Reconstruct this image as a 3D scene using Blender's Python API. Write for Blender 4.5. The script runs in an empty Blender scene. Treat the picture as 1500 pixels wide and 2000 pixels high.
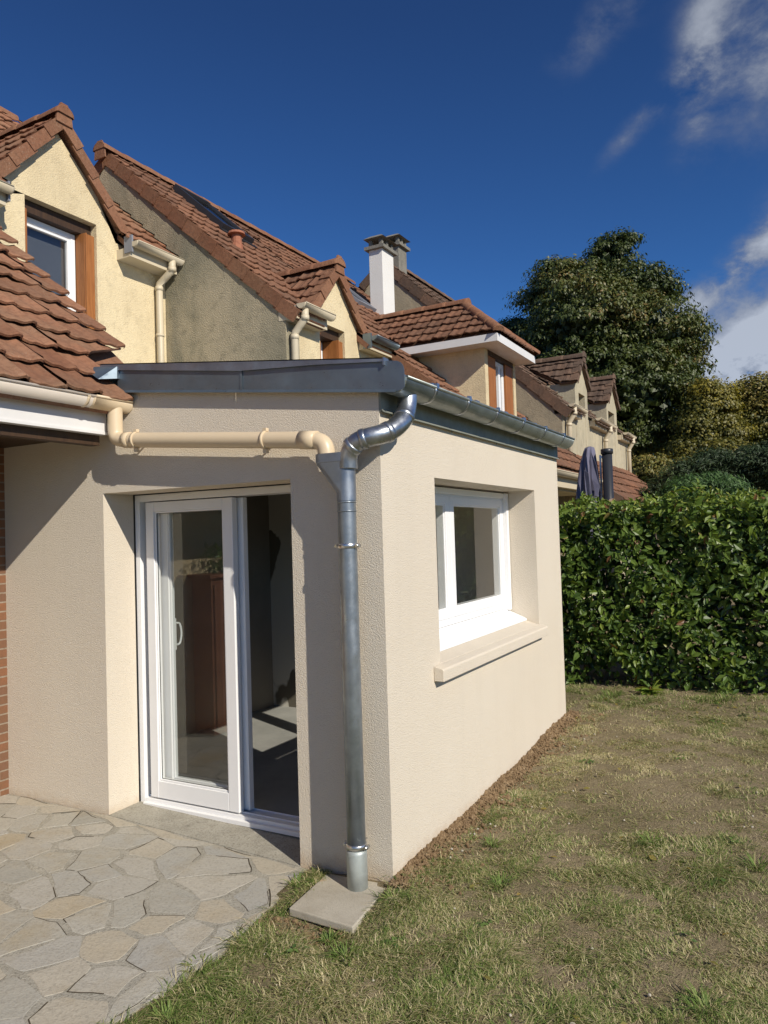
import bpy, math, random
import numpy as np
from mathutils import Vector, Matrix
random.seed(7); RS=np.random.RandomState(11)
sc=bpy.context.scene; COL=sc.collection
# ---------------------------------------------------------------- camera
cd=bpy.data.cameras.new("camera"); cam=bpy.data.objects.new("camera",cd); COL.objects.link(cam); sc.camera=cam
cd.sensor_fit='HORIZONTAL'; cd.sensor_width=36; cd.lens=1464.72/1500*36; cd.clip_end=2000; cd.clip_start=.05
yaw,pit,roll=-0.4996087,0.03174222,-0.03056013
_f=Vector((math.sin(yaw)*math.cos(pit),math.cos(yaw)*math.cos(pit),math.sin(pit)))
_r=Vector((math.cos(yaw),-math.sin(yaw),0)); _u=_r.cross(_f)
_r2=math.cos(roll)*_r+math.sin(roll)*_u; _u2=-math.sin(roll)*_r+math.cos(roll)*_u
M=Matrix((_r2,_u2,-_f)).transposed().to_4x4(); M.translation=Vector((1.85509,-3.37687,1.75)); cam.matrix_world=M
CAM=np.array(M.translation)
# ---------------------------------------------------------------- sun, sky, exposure
TO_SUN=Vector((1,-.44,.71)).normalized()
sl=bpy.data.lights.new("sun",'SUN'); sl.energy=4.7; sl.angle=math.radians(.5); sl.color=(1,.925,.80)
so=bpy.data.objects.new("sun",sl); COL.objects.link(so); so.rotation_euler=TO_SUN.to_track_quat('Z','Y').to_euler(); so.location=(8,-6,12)
sc.view_settings.view_transform='Standard'; sc.view_settings.look='None'; sc.view_settings.exposure=0.05; sc.view_settings.gamma=1
w=bpy.data.worlds.new("World"); sc.world=w; w.use_nodes=True
nt=w.node_tree; N=nt.nodes; Lk=nt.links
bg=N['Background']; bg.inputs[1].default_value=.095
sky=N.new('ShaderNodeTexSky'); sky.sky_type='NISHITA'; sky.sun_disc=False
sky.sun_elevation=math.asin(TO_SUN.z); sky.sun_rotation=math.atan2(TO_SUN.x,TO_SUN.y)
sky.altitude=600; sky.air_density=1.0; sky.dust_density=.2; sky.ozone_density=4.5
def mnode(tree,op,a,b=None,c=None):
    n=tree.nodes.new('ShaderNodeMath'); n.operation=op
    for i,v in enumerate((a,b,c)):
        if v is None: continue
        if isinstance(v,(int,float)): n.inputs[i].default_value=v
        else: tree.links.new(v,n.inputs[i])
    return n.outputs[0]
tcw=N.new('ShaderNodeTexCoord')
def clouds():
    dirv=tcw.outputs['Generated']
    def dot(v):
        n=N.new('ShaderNodeVectorMath'); n.operation='DOT_PRODUCT'; Lk.new(dirv,n.inputs[0]); n.inputs[1].default_value=v; return n.outputs['Value']
    # centre direction, long radius, short radius, tilt of the long axis, strength
    bl=[((-.157,.82,.55),.07,.022,35,.8),((-.07,.87,.50),.075,.020,80,.85),((-.02,.86,.50),.10,.055,75,.6),((.03,.85,.52),.10,.07,75,.5),
        ((-.128,.877,.465),.055,.013,40,.8),((-.01,.95,.318),.075,.022,40,1.05),((-.062,.955,.287),.06,.016,42,1.0),((-.10,.958,.262),.03,.02,60,.7),
        ((.04,.93,.35),.06,.03,35,.9),((-.052,.978,.205),.045,.026,30,2.2),((.0,.975,.222),.06,.045,30,2.2),((-.07,.982,.165),.03,.03,0,1.4),((-.01,.985,.16),.06,.04,0,1.8)]
    tot=None
    for c,ra,rb,ang,s in bl:
        c=Vector(c).normalized(); rt=c.cross(Vector((0,0,1))).normalized(); up=rt.cross(c)
        t=math.radians(ang); a1=rt*math.cos(t)+up*math.sin(t); a2=up*math.cos(t)-rt*math.sin(t)
        A=mnode(nt,'POWER',mnode(nt,'DIVIDE',mnode(nt,'ABSOLUTE',dot(a1)) if False else mnode(nt,'ABSOLUTE',mnode(nt,'SUBTRACT',dot(a1),0.0)),ra),2)
        B=mnode(nt,'POWER',mnode(nt,'DIVIDE',mnode(nt,'ABSOLUTE',dot(a2)),rb),2)
        e=mnode(nt,'EXPONENT',mnode(nt,'MULTIPLY',mnode(nt,'ADD',A,B),-.8))
        front=mnode(nt,'GREATER_THAN',dot(c),.3)
        e=mnode(nt,'MULTIPLY',mnode(nt,'MULTIPLY',e,s),front)
        tot=e if tot is None else mnode(nt,'ADD',tot,e)
    return tot
mask=clouds()
mp=N.new('ShaderNodeMapping'); mp.inputs['Rotation'].default_value=(0,math.radians(42),0); mp.inputs['Scale'].default_value=(9,9,13); Lk.new(tcw.outputs['Generated'],mp.inputs[0])
nz=N.new('ShaderNodeTexNoise'); nz.inputs['Scale'].default_value=1.0; nz.inputs['Detail'].default_value=9; nz.inputs['Roughness'].default_value=.62; nz.inputs['Distortion'].default_value=.15; Lk.new(mp.outputs[0],nz.inputs[0])
d=mnode(nt,'MULTIPLY',mask,mnode(nt,'SUBTRACT',mnode(nt,'MULTIPLY',nz.outputs[0],4.2),1.25))
mr=N.new('ShaderNodeMapRange'); mr.interpolation_type='SMOOTHSTEP'; mr.inputs[1].default_value=.08; mr.inputs[2].default_value=1.35; mr.inputs[4].default_value=.85; Lk.new(d,mr.inputs[0])
mx=N.new('ShaderNodeMix'); mx.data_type='RGBA'; Lk.new(mr.outputs[0],mx.inputs['Factor'])
hs=N.new('ShaderNodeHueSaturation'); hs.inputs['Saturation'].default_value=1.08; hs.inputs['Value'].default_value=.98
Lk.new(sky.outputs[0],hs.inputs['Color']); tn=N.new('ShaderNodeMix'); tn.data_type='RGBA'; tn.blend_type='MULTIPLY'; tn.inputs['Factor'].default_value=1; Lk.new(hs.outputs[0],tn.inputs['A'])
sz=N.new('ShaderNodeSeparateXYZ'); Lk.new(tcw.outputs['Generated'],sz.inputs[0]); tr_=N.new('ShaderNodeValToRGB'); Lk.new(sz.outputs[2],tr_.inputs[0]); tr_.color_ramp.elements[0].position=.15; tr_.color_ramp.elements[0].color=(.42,.74,1.06,1); tr_.color_ramp.elements[1].position=.58; tr_.color_ramp.elements[1].color=(.36,.50,.72,1); Lk.new(tr_.outputs[0],tn.inputs['B'])
Lk.new(tn.outputs['Result'],mx.inputs['A'])
cr=N.new('ShaderNodeValToRGB'); cr.color_ramp.elements[0].position=.8; cr.color_ramp.elements[0].color=(2.0,2.3,3.0,1); cr.color_ramp.elements[1].position=2.2/3; cr.color_ramp.elements[1].color=(5.2,5.6,6.3,1)
cr.color_ramp.elements[0].position=.25; cr.color_ramp.elements[1].position=.9
Lk.new(mnode(nt,'MULTIPLY',d,.4),cr.inputs[0]); Lk.new(cr.outputs[0],mx.inputs['B'])
Lk.new(mx.outputs['Result'],bg.inputs[0])
try: w.cycles.sampling_method='MANUAL'; w.cycles.sample_map_resolution=1024
except Exception: pass
cy=sc.cycles
cy.max_bounces=7; cy.diffuse_bounces=3; cy.glossy_bounces=4; cy.transparent_max_bounces=10; cy.transmission_bounces=4

# ---------------------------------------------------------------- materials
MT={}
class Mat:
    def __init__(s,name,color=(.5,.5,.5),rough=.7,metal=0,spec=.5):
        m=bpy.data.materials.new(name); m.use_nodes=True; s.m=m; s.t=m.node_tree; s.b=s.t.nodes['Principled BSDF']; s.o=s.t.nodes['Material Output']
        s.b.inputs['Base Color'].default_value=(*color,1); s.b.inputs['Roughness'].default_value=rough; s.b.inputs['Metallic'].default_value=metal
        s.b.inputs['Specular IOR Level'].default_value=spec; MT[name]=m; s._c=None
    def n(s,t,**k):
        n=s.t.nodes.new(t)
        for a,v in k.items(): setattr(n,a,v)
        return n
    def l(s,a,b): s.t.links.new(a,b)
    def co(s,scale=(1,1,1),rot=(0,0,0)):
        if s._c is None: s._c=s.n('ShaderNodeTexCoord')
        m=s.n('ShaderNodeMapping'); m.inputs['Scale'].default_value=scale; m.inputs['Rotation'].default_value=rot; s.l(s._c.outputs['Object'],m.inputs[0]); return m.outputs[0]
    def noise(s,scale,detail=4,rough=.55,vec=None,dist=0,sc3=(1,1,1)):
        n=s.n('ShaderNodeTexNoise'); n.inputs['Scale'].default_value=scale; n.inputs['Detail'].default_value=detail; n.inputs['Roughness'].default_value=rough; n.inputs['Distortion'].default_value=dist
        s.l(vec if vec is not None else s.co(sc3),n.inputs['Vector']); return n.outputs[0]
    def ramp(s,fac,stops):
        r=s.n('ShaderNodeValToRGB'); e=r.color_ramp.elements
        while len(e)<len(stops): e.new(.5)
        for i,(p,c) in enumerate(stops): e[i].position=p; e[i].color=(*c,1) if len(c)==3 else c
        s.l(fac,r.inputs[0]); return r.outputs[0]
    def mix(s,fac,a,b,mode='MIX'):
        n=s.n('ShaderNodeMix',data_type='RGBA',blend_type=mode)
        for sock,v in (('Factor',fac),('A',a),('B',b)):
            if isinstance(v,(int,float)): n.inputs[sock].default_value=v
            elif isinstance(v,tuple): n.inputs[sock].default_value=(*v,1)
            else: s.l(v,n.inputs[sock])
        return n.outputs['Result']
    def math(s,op,a,b=None,c=None): return mnode(s.t,op,a,b,c)
    def col(s,x): s.l(x,s.b.inputs['Base Color'])
    def rgh(s,x): s.l(x,s.b.inputs['Roughness'])
    def bump(s,h,strength=.5,dist=.01,normal=None):
        n=s.n('ShaderNodeBump'); n.inputs['Strength'].default_value=strength; n.inputs['Distance'].default_value=dist; s.l(h,n.inputs['Height'])
        if normal is not None: s.l(normal,n.inputs['Normal'])
        s.l(n.outputs[0],s.b.inputs['Normal']); return n.outputs[0]
    def attr(s,name='rnd'):
        a=s.n('ShaderNodeAttribute',attribute_name=name); return a

def render_mat(name,c1,c2,grain=170,gd=.0022,stain=None,stainz=None,foot=None):
    m=Mat(name,rough=.92,spec=.2)
    big=m.noise(1.1,5,.6); med=m.noise(9,4,.6)
    c=m.mix(m.ramp(big,[(.35,(0,0,0)),(.68,(1,1,1))]),c1,c2)
    g=m.noise(grain,3,.62)
    c=m.mix(.35,c,m.mix(m.ramp(g,[(.30,(0,0,0)),(.7,(1,1,1))]),tuple(x*.72 for x in c1),tuple(min(1,x*1.12) for x in c1)))
    if stain:
        sx=m.noise(1.0,6,.62,vec=m.co((1.3,1.3,.55)),dist=.6)
        c=m.mix(m.ramp(sx,[(.42,(0,0,0)),(.66,(.85,.85,.85))]),c,stain)
        s2=m.noise(7,5,.7); c=m.mix(m.ramp(s2,[(.5,(0,0,0)),(.72,(.5,.5,.5))]),c,tuple(x*.72 for x in stain))
    if foot:
        cc=m.n('ShaderNodeSeparateXYZ'); m.l(m.n('ShaderNodeNewGeometry').outputs['Position'],cc.inputs[0])
        z=m.math('ADD',cc.outputs[2],m.math('MULTIPLY',m.math('SUBTRACT',m.noise(14,4,.7),.5),.16))
        mr=m.n('ShaderNodeMapRange'); mr.inputs[1].default_value=.09; mr.inputs[2].default_value=-.02; mr.inputs[3].default_value=0; mr.inputs[4].default_value=.45; m.l(z,mr.inputs[0])
        c=m.mix(mr.outputs[0],c,foot)
    dr=m.noise(1.0,5,.6,vec=m.co((5,5,.35)),dist=.3); c=m.mix(m.ramp(dr,[(.52,(0,0,0)),(.78,(.09,.09,.09))]),c,tuple(x*.62 for x in c1))
    m.col(c)
    v=m.n('ShaderNodeTexVoronoi'); v.inputs['Scale'].default_value=grain*.75; m.l(m.co(),v.inputs['Vector'])
    h=m.math('ADD',m.math('MULTIPLY',g,.9),m.math('MULTIPLY',v.outputs['Distance'],-.35))
    h=m.math('ADD',h,m.math('MULTIPLY',med,.25))
    m.bump(h,1.0,gd); return m.m
render_mat('render_new',(.71,.63,.515),(.74,.665,.55),200,.0055,foot=(.42,.27,.13))
render_mat('render_cream',(.74,.62,.40),(.80,.67,.43),85,.009,stain=(.60,.49,.31))
render_mat('render_grey',(.40,.345,.24),(.46,.39,.27),75,.010,stain=(.20,.19,.135))
render_mat('render_far',(.50,.44,.31),(.56,.49,.34),60,.006,stain=(.38,.34,.25))
render_mat('render_far_gable',(.40,.34,.24),(.46,.40,.28),60,.008,stain=(.24,.22,.165))
render_mat('render_white',(.72,.71,.68),(.80,.79,.76),60,.003)
render_mat('concrete_old',(.22,.21,.18),(.30,.28,.24),60,.004,stain=(.12,.115,.10))

def tile_mat(name,ca,cb,cc,lich,la=.25):
    m=Mat(name,rough=.85,spec=.25)
    a=m.attr(); big=m.noise(2.2,4,.6); f=m.noise(26,5,.65)
    c=m.mix(a.outputs['Fac'],ca,cb)
    c=m.mix(m.ramp(big,[(.4,(0,0,0)),(.65,(.6,.6,.6))]),c,cc)
    c=m.mix(m.ramp(f,[(.45,(0,0,0)),(.7,(.55,.55,.55))]),c,tuple(x*.55 for x in ca))
    l=m.noise(60,3,.7); l2=m.noise(5,3,.6)
    lm=m.math('MULTIPLY',m.ramp(l,[(.56,(0,0,0)),(.66,(1,1,1))]),m.ramp(l2,[(.4,(0,0,0)),(.7,(1,1,1))]))
    c=m.mix(m.math('MULTIPLY',lm,la),c,lich)
    m.col(c); m.bump(m.math('ADD',m.math('ADD',f,m.math('MULTIPLY',m.noise(140,3,.6),.5)),m.math('MULTIPLY',big,1.5)),.9,.008); return m.m
tile_mat('tile_red',(.22,.10,.056),(.34,.165,.095),(.21,.135,.085),(.38,.31,.23),.4)
tile_mat('tile_brown',(.17,.083,.050),(.27,.13,.075),(.15,.09,.06),(.40,.32,.24),.35)
tile_mat('tile_old',(.12,.078,.055),(.20,.12,.08),(.10,.075,.06),(.30,.26,.2),.5)
tile_mat('tile_ridge',(.21,.105,.060),(.28,.14,.080),(.22,.09,.05),(.5,.4,.3),.3)

def metal(name,c,r,var=.4,scr=True,mt=.92):
    m=Mat(name,c,r,mt)
    n=m.noise(6,6,.65); c2=m.mix(m.ramp(n,[(.35,(0,0,0)),(.7,(1,1,1))]),tuple(x*(1-var) for x in c),tuple(min(1,x*(1+var*.5)) for x in c))
    sp=m.noise(45,4,.7); c2=m.mix(m.ramp(sp,[(.62,(0,0,0)),(.72,(.35,.35,.35))]),c2,tuple(x*.5 for x in c))
    m.col(c2); m.rgh(m.ramp(m.noise(11,5,.7),[(.3,(r*.7,)*3),(.75,(min(1,r*1.6),)*3)]))
    m.bump(m.noise(3.5,3,.5),.25,.01); return m.m
metal('zinc',(.50,.53,.57),.30); metal('zinc_dull',(.30,.34,.40),.42,.2,mt=.8); metal('zinc_dark',(.20,.25,.29),.36,.15,mt=.7)
metal('zinc_pipe',(.30,.335,.37),.38,.25,mt=.7); metal('zinc_foot',(.50,.54,.52),.5,.25,mt=.5)
metal('zinc_spangle',(.30,.33,.31),.38,.15,mt=.7); metal('zinc_apron',(.27,.285,.25),.6,.15,mt=.3); metal('steel',(.62,.62,.62),.25,.1)
def plain(name,c,r,spec=.5,var=.06,bs=40,bd=.0006):
    m=Mat(name,c,r,0,spec); n=m.noise(3.5,5,.6); m.col(m.mix(n,tuple(x*(1-var) for x in c),tuple(min(1,x*(1+var)) for x in c)))
    m.bump(m.noise(bs,3,.6),.5,bd); return m.m
plain('pvc_white',(.83,.83,.83),.34); plain('pvc_pale',(.70,.62,.53),.45,var=.12); plain('pvc_beige',(.66,.53,.36),.38,var=.05); plain('pvc_cream_old',(.58,.50,.36),.5,var=.12)
plain('fascia_white',(.70,.69,.68),.5,var=.1); plain('rubber',(.012,.012,.013),.5); plain('dark_paint',(.028,.03,.036),.38,var=.2)
plain('soffit_dark',(.07,.05,.035),.8); plain('lead',(.22,.23,.26),.5,var=.3); plain('bakelite',(.05,.045,.04),.4)
def wood(name,a,b,sc3=(14,14,1.2)):
    m=Mat(name,rough=.55,spec=.35); n=m.noise(2.2,6,.65,vec=m.co(sc3),dist=1.2); m.col(m.ramp(n,[(.3,a),(.7,b)])); m.bump(n,.4,.002); return m.m
wood('shutter_wood',(.24,.085,.022),(.38,.15,.045)); wood('dark_wood',(.035,.02,.012),(.07,.038,.02)); wood('planter_wood',(.19,.07,.035),(.30,.12,.06),(1,1,10))
wood('bark',(.05,.04,.03),(.13,.10,.07),(4,4,1))
# glass: a clear pane with a fresnel reflection
def glass(name,tint,f0):
    m=Mat(name); t=m.t; tr=m.n('ShaderNodeBsdfTransparent'); tr.inputs[0].default_value=(*tint,1); g=m.n('ShaderNodeBsdfGlossy'); g.inputs['Roughness'].default_value=.004
    lw=m.n('ShaderNodeLayerWeight'); lw.inputs['Blend'].default_value=.5
    f=m.math('MULTIPLY_ADD',m.math('POWER',lw.outputs['Facing'],5),1-f0,f0)
    mx=m.n('ShaderNodeMixShader'); m.l(f,mx.inputs[0]); m.l(tr.outputs[0],mx.inputs[1]); m.l(g.outputs[0],mx.inputs[2]); m.l(mx.outputs[0],m.o.inputs[0])
glass('glass',(.93,.95,.94),.115); glass('glass_sky',(.3,.3,.3),.38); glass('glass_dark',(.45,.47,.48),.12)
plain('plaster_board',(.82,.74,.62),.85)
plain('curtain',(.36,.37,.40),.9)
# brick
m=Mat('brick',rough=.9,spec=.2); br=m.n('ShaderNodeTexBrick'); br.inputs['Scale'].default_value=1; br.inputs['Brick Width'].default_value=.22; br.inputs['Row Height'].default_value=.065; br.inputs['Mortar Size'].default_value=.006
br.inputs['Color1'].default_value=(.30,.12,.055,1); br.inputs['Color2'].default_value=(.19,.10,.065,1); br.inputs['Mortar'].default_value=(.38,.33,.26,1)
cx=m.n('ShaderNodeCombineXYZ'); sx=m.n('ShaderNodeSeparateXYZ'); m.l(m.co(),sx.inputs[0]); m.l(sx.outputs[1],cx.inputs[0]); m.l(sx.outputs[2],cx.inputs[1]); m.l(cx.outputs[0],br.inputs['Vector'])
m.col(m.mix(m.noise(30,4,.6),br.outputs['Color'],(.16,.09,.05),'MIX')); m.bump(m.math('SUBTRACT',m.noise(60,3,.6),m.math('MULTIPLY',br.outputs['Fac'],2)),.6,.005)
# leaves
def leaf(name,stops,rough=.42,trans=.25,spec=.5):
    m=Mat(name,rough=rough,spec=spec); a=m.attr(); c=m.ramp(a.outputs['Fac'],stops); m.col(c)
    tl=m.n('ShaderNodeBsdfTranslucent'); m.l(m.mix(1.0,c,(1.0,1.0,.45),'MULTIPLY'),tl.inputs[0])
    mx=m.n('ShaderNodeMixShader'); mx.inputs[0].default_value=trans; m.l(m.b.outputs[0],mx.inputs[1]); m.l(tl.outputs[0],mx.inputs[2]); m.l(mx.outputs[0],m.o.inputs[0])
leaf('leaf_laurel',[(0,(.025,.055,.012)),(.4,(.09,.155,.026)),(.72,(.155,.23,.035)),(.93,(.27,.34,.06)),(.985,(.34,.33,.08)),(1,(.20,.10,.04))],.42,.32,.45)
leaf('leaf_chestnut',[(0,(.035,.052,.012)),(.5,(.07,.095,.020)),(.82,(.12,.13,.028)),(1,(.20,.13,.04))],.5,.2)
leaf('leaf_yellow',[(0,(.08,.09,.022)),(.5,(.19,.17,.03)),(1,(.42,.33,.04))],.5,.3)
leaf('leaf_olive',[(0,(.07,.085,.018)),(.5,(.16,.16,.035)),(1,(.29,.21,.05))],.5,.2)
leaf('leaf_conifer',[(0,(.02,.04,.014)),(.6,(.04,.07,.02)),(1,(.075,.11,.03))],.6,.1)
leaf('leaf_thuja',[(0,(.03,.07,.02)),(.6,(.075,.15,.035)),(1,(.13,.23,.055))],.6,.15)
leaf('grass',[(0,(.08,.14,.03)),(.28,(.18,.26,.06)),(.5,(.33,.34,.13)),(.72,(.52,.45,.24)),(1,(.76,.66,.43))],.6,.25,.3)
leaf('weed',[(0,(.06,.11,.025)),(1,(.16,.24,.06))],.5,.25)
# ground
m=Mat('soil',rough=.95,spec=.15)
n1=m.noise(1.3,6,.62,dist=.4); n2=m.noise(16,6,.7); n3=m.noise(120,3,.7)
c=m.ramp(n1,[(.3,(.20,.18,.09)),(.45,(.31,.25,.145)),(.6,(.40,.325,.20)),(.75,(.24,.19,.145))])
c=m.mix(m.ramp(n2,[(.35,(0,0,0)),(.7,(.7,.7,.7))]),c,(.27,.22,.14)); c=m.mix(m.ramp(n3,[(.45,(0,0,0)),(.75,(.7,.7,.7))]),c,(.055,.04,.025))
m.col(c); m.bump(m.math('ADD',n2,m.math('MULTIPLY',n3,.5)),1,.03)
m=Mat('clay',rough=.95,spec=.15); n2=m.noise(9,5,.7); n3=m.noise(70,4,.7); c=m.ramp(n2,[(.3,(.24,.16,.085)),(.55,(.36,.25,.14)),(.75,(.46,.35,.22))]); c=m.mix(m.ramp(n3,[(.4,(0,0,0)),(.7,(.8,.8,.8))]),c,(.12,.07,.04)); m.col(c); m.bump(m.math('ADD',n2,n3),1,.02)
plain('joint_dirt',(.075,.06,.042),.95,.1,.3); plain('stone_white',(.45,.41,.34),.8,.2,.2)
m=Mat('slab',rough=.85,spec=.25); n=m.noise(5,6,.7); c=m.ramp(n,[(.3,(.36,.32,.25)),(.6,(.47,.43,.35))]); 
sx=m.noise(2.4,3,.5,dist=1); c=m.mix(m.ramp(sx,[(.55,(0,0,0)),(.66,(.75,.75,.75))]),c,(.45,.27,.09)); c=m.mix(m.ramp(m.noise(160,3,.7),[(.5,(0,0,0)),(.7,(.5,.5,.5))]),c,(.2,.18,.14)); m.col(c); m.bump(m.noise(90,4,.7),.5,.003)
# paving
m=Mat('stone_paving',rough=.8,spec=.3); a=m.attr()
n=m.noise(7,6,.65); n3=m.noise(70,4,.7); c=m.ramp(a.outputs['Fac'],[(0,(.34,.33,.29)),(.25,(.44,.42,.36)),(.5,(.36,.355,.33)),(.8,(.46,.43,.365)),(1,(.43,.37,.27))])
c=m.mix(m.ramp(n,[(.38,(0,0,0)),(.68,(.55,.55,.55))]),c,(.40,.37,.31)); c=m.mix(m.ramp(n3,[(.5,(0,0,0)),(.72,(.5,.5,.5))]),c,(.17,.15,.12)); 
c=m.mix(m.ramp(m.noise(2.1,5,.6),[(.52,(0,0,0)),(.68,(.4,.4,.4))]),c,(.33,.25,.13)); m.col(c); m.bump(m.math('ADD',n,m.math('MULTIPLY',n3,.35)),.9,.009)
m=Mat('mortar',rough=.9,spec=.2); n=m.noise(8,6,.7); n3=m.noise(90,4,.7); c=m.ramp(n,[(.3,(.32,.30,.25)),(.7,(.45,.425,.36))]); c=m.mix(m.ramp(n3,[(.5,(0,0,0)),(.7,(.7,.7,.7))]),c,(.12,.105,.08))
cc=m.noise(2.6,5,.6,dist=.8); v=m.n('ShaderNodeTexVoronoi',feature='DISTANCE_TO_EDGE'); v.inputs['Scale'].default_value=3.1; m.l(m.co(),v.inputs['Vector'])
m.col(c); m.bump(m.math('ADD',n,n3),.8,.008)
m=Mat('concrete_floor',rough=.8,spec=.3); n=m.noise(2.5,6,.65); m.col(m.ramp(n,[(.3,(.30,.295,.275)),(.7,(.42,.41,.38))])); m.bump(m.noise(60,4,.7),.4,.003)
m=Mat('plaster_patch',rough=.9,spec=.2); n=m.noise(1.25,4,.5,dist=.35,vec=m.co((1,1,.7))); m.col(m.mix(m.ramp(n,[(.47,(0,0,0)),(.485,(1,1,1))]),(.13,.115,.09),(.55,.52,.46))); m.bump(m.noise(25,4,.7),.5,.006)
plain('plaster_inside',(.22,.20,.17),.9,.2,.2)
# cloth
m=Mat('parasol_cloth',rough=.85,spec=.2); n=m.noise(6,4,.6); m.col(m.ramp(n,[(.3,(.115,.11,.165)),(.7,(.17,.165,.235))])); m.b.inputs['Sheen Weight'].default_value=.3; m.bump(n,.5,.01)
m=Mat('terracotta',rough=.8,spec=.25); m.col(m.ramp(m.noise(20,4,.6),[(.3,(.26,.10,.06)),(.7,(.40,.17,.10))]))

# ---------------------------------------------------------------- mesh helpers
ORG={}
def put(name,me,parent=None,org=None):
    o=bpy.data.objects.new(name,me); COL.objects.link(o)
    if parent is not None: o.parent=parent; g=ORG[parent.name]
    else: g=Vector(org) if org is not None else Vector((0,0,0)); o.location=g
    ORG[o.name]=g
    if g.length>0: me.transform(Matrix.Translation(-g))
    return o
def tag(o,label=None,cat=None,group=None,kind=None):
    if label: o['label']=label
    if cat: o['category']=cat
    if group: o['group']=group
    if kind: o['kind']=kind
    return o
def thing(name,label,cat,loc,group=None):
    o=bpy.data.objects.new(name,None); o.empty_display_size=.2; COL.objects.link(o); o.location=loc; ORG[o.name]=Vector(loc); return tag(o,label,cat,group)
class MB:
    def __init__(s): s.v=[]; s.f=[]; s.m=[]; s.r=[]; s.sm=[]
    def add(s,vs,fs,mi=0,r=0.5,smooth=False):
        b=len(s.v); s.v+=[tuple(map(float,p)) for p in vs]; s.r+=([r]*len(vs) if not hasattr(r,'__len__') else list(r))
        s.f+=[tuple(b+i for i in f) for f in fs]; s.m+=[mi]*len(fs); s.sm+=[smooth]*len(fs); return s
    def box(s,x0,x1,y0,y1,z0,z1,mi=0,r=.5):
        vs=[(x,y,z) for z in (z0,z1) for y in (y0,y1) for x in (x0,x1)]
        return s.add(vs,[(0,2,3,1),(4,5,7,6),(0,1,5,4),(2,6,7,3),(0,4,6,2),(1,3,7,5)],mi,r)
    def hexa(s,vs,mi=0,r=.5): # 8 verts: bottom 4 ccw, top 4 ccw
        return s.add(vs,[(3,2,1,0),(4,5,6,7),(0,1,5,4),(1,2,6,5),(2,3,7,6),(3,0,4,7)],mi,r)
    def prism(s,poly,vec,mi=0,r=.5):
        n=len(poly); v=np.array(vec); vs=[np.array(p,float) for p in poly]; vs=vs+[p+v for p in vs]
        fs=[tuple(range(n)),tuple(range(2*n-1,n-1,-1))]+[(i,i+n,(i+1)%n+n,(i+1)%n) for i in range(n)]
        return s.add(vs,fs,mi,r)
    def tube(s,path,rad,n=14,mi=0,cap=True,smooth=True):
        P=[Vector(p) for p in path]; k=len(P); rads=rad if hasattr(rad,'__len__') else [rad]*k
        vs=[]; prev=None
        for i in range(k):
            t=(P[min(i+1,k-1)]-P[max(i-1,0)]).normalized()
            if prev is None: a=t.orthogonal().normalized()
            else: a=(prev-t*prev.dot(t)).normalized()
            prev=a; b=t.cross(a)
            for j in range(n):
                q=2*math.pi*j/n; vs.append(P[i]+(a*math.cos(q)+b*math.sin(q))*rads[i])
        fs=[(i*n+j,i*n+(j+1)%n,(i+1)*n+(j+1)%n,(i+1)*n+j) for i in range(k-1) for j in range(n)]
        s.add(vs,fs,mi,.5,smooth)
        if cap: b=len(s.v)-len(vs); s.f+=[tuple(b+j for j in range(n-1,-1,-1)),tuple(b+(k-1)*n+j for j in range(n))]; s.m+=[mi]*2; s.sm+=[False]*2
        return s
    def sweep(s,prof,P0,P1,A,B,mi=0,smooth=False,closed=False,caps=False):
        A=Vector(A);B=Vector(B);P0=Vector(P0);P1=Vector(P1); n=len(prof)
        vs=[P+A*a+B*b for P in (P0,P1) for a,b in prof]
        fs=[(i,(i+1)%n,n+(i+1)%n,n+i) for i in range(n if closed else n-1)]
        s.add(vs,fs,mi,.5,smooth)
        if caps: b=len(s.v)-2*n; s.f+=[tuple(b+i for i in range(n)),tuple(b+n+i for i in range(n-1,-1,-1))]; s.m+=[mi]*2; s.sm+=[False]*2
        return s
    def build(s,name,mats,parent=None,org=None,bevel=0,solid=0):
        me=bpy.data.meshes.new(name); me.from_pydata(s.v,[],s.f)
        if isinstance(mats,str): mats=[mats]
        for m_ in mats: me.materials.append(MT[m_])
        me.polygons.foreach_set('material_index',s.m); me.polygons.foreach_set('use_smooth',s.sm)
        a=me.attributes.new('rnd','FLOAT','POINT'); a.data.foreach_set('value',np.array(s.r,dtype=np.float32))
        me.update()
        o=put(name,me,parent,org)
        if solid:
            q=o.modifiers.new('s','SOLIDIFY'); q.thickness=solid; q.offset=0
        if bevel:
            q=o.modifiers.new('b','BEVEL'); q.width=bevel; q.segments=2; q.limit_method='ANGLE'; q.angle_limit=math.radians(40)
        return o
def fast(name,V,F,R,mats,parent=None,org=None,smooth=False,midx=None):
    """V (n,3), F (k,c) same-size faces, R (n,)"""
    me=bpy.data.meshes.new(name); V=np.asarray(V,np.float32); F=np.asarray(F,np.int32); k,c=F.shape
    me.vertices.add(len(V)); me.vertices.foreach_set('co',V.ravel()); me.loops.add(k*c); me.loops.foreach_set('vertex_index',F.ravel())
    me.polygons.add(k); me.polygons.foreach_set('loop_start',np.arange(0,k*c,c,dtype=np.int32))
    me.update(calc_edges=True); a=me.attributes.new('rnd','FLOAT','POINT'); a.data.foreach_set('value',np.asarray(R,np.float32))
    for m_ in ([mats] if isinstance(mats,str) else mats): me.materials.append(MT[m_])
    me.polygons.foreach_set('use_smooth',np.full(k,smooth))
    return put(name,me,parent,org)
def V3(*a): return np.array(a,float)

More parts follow.
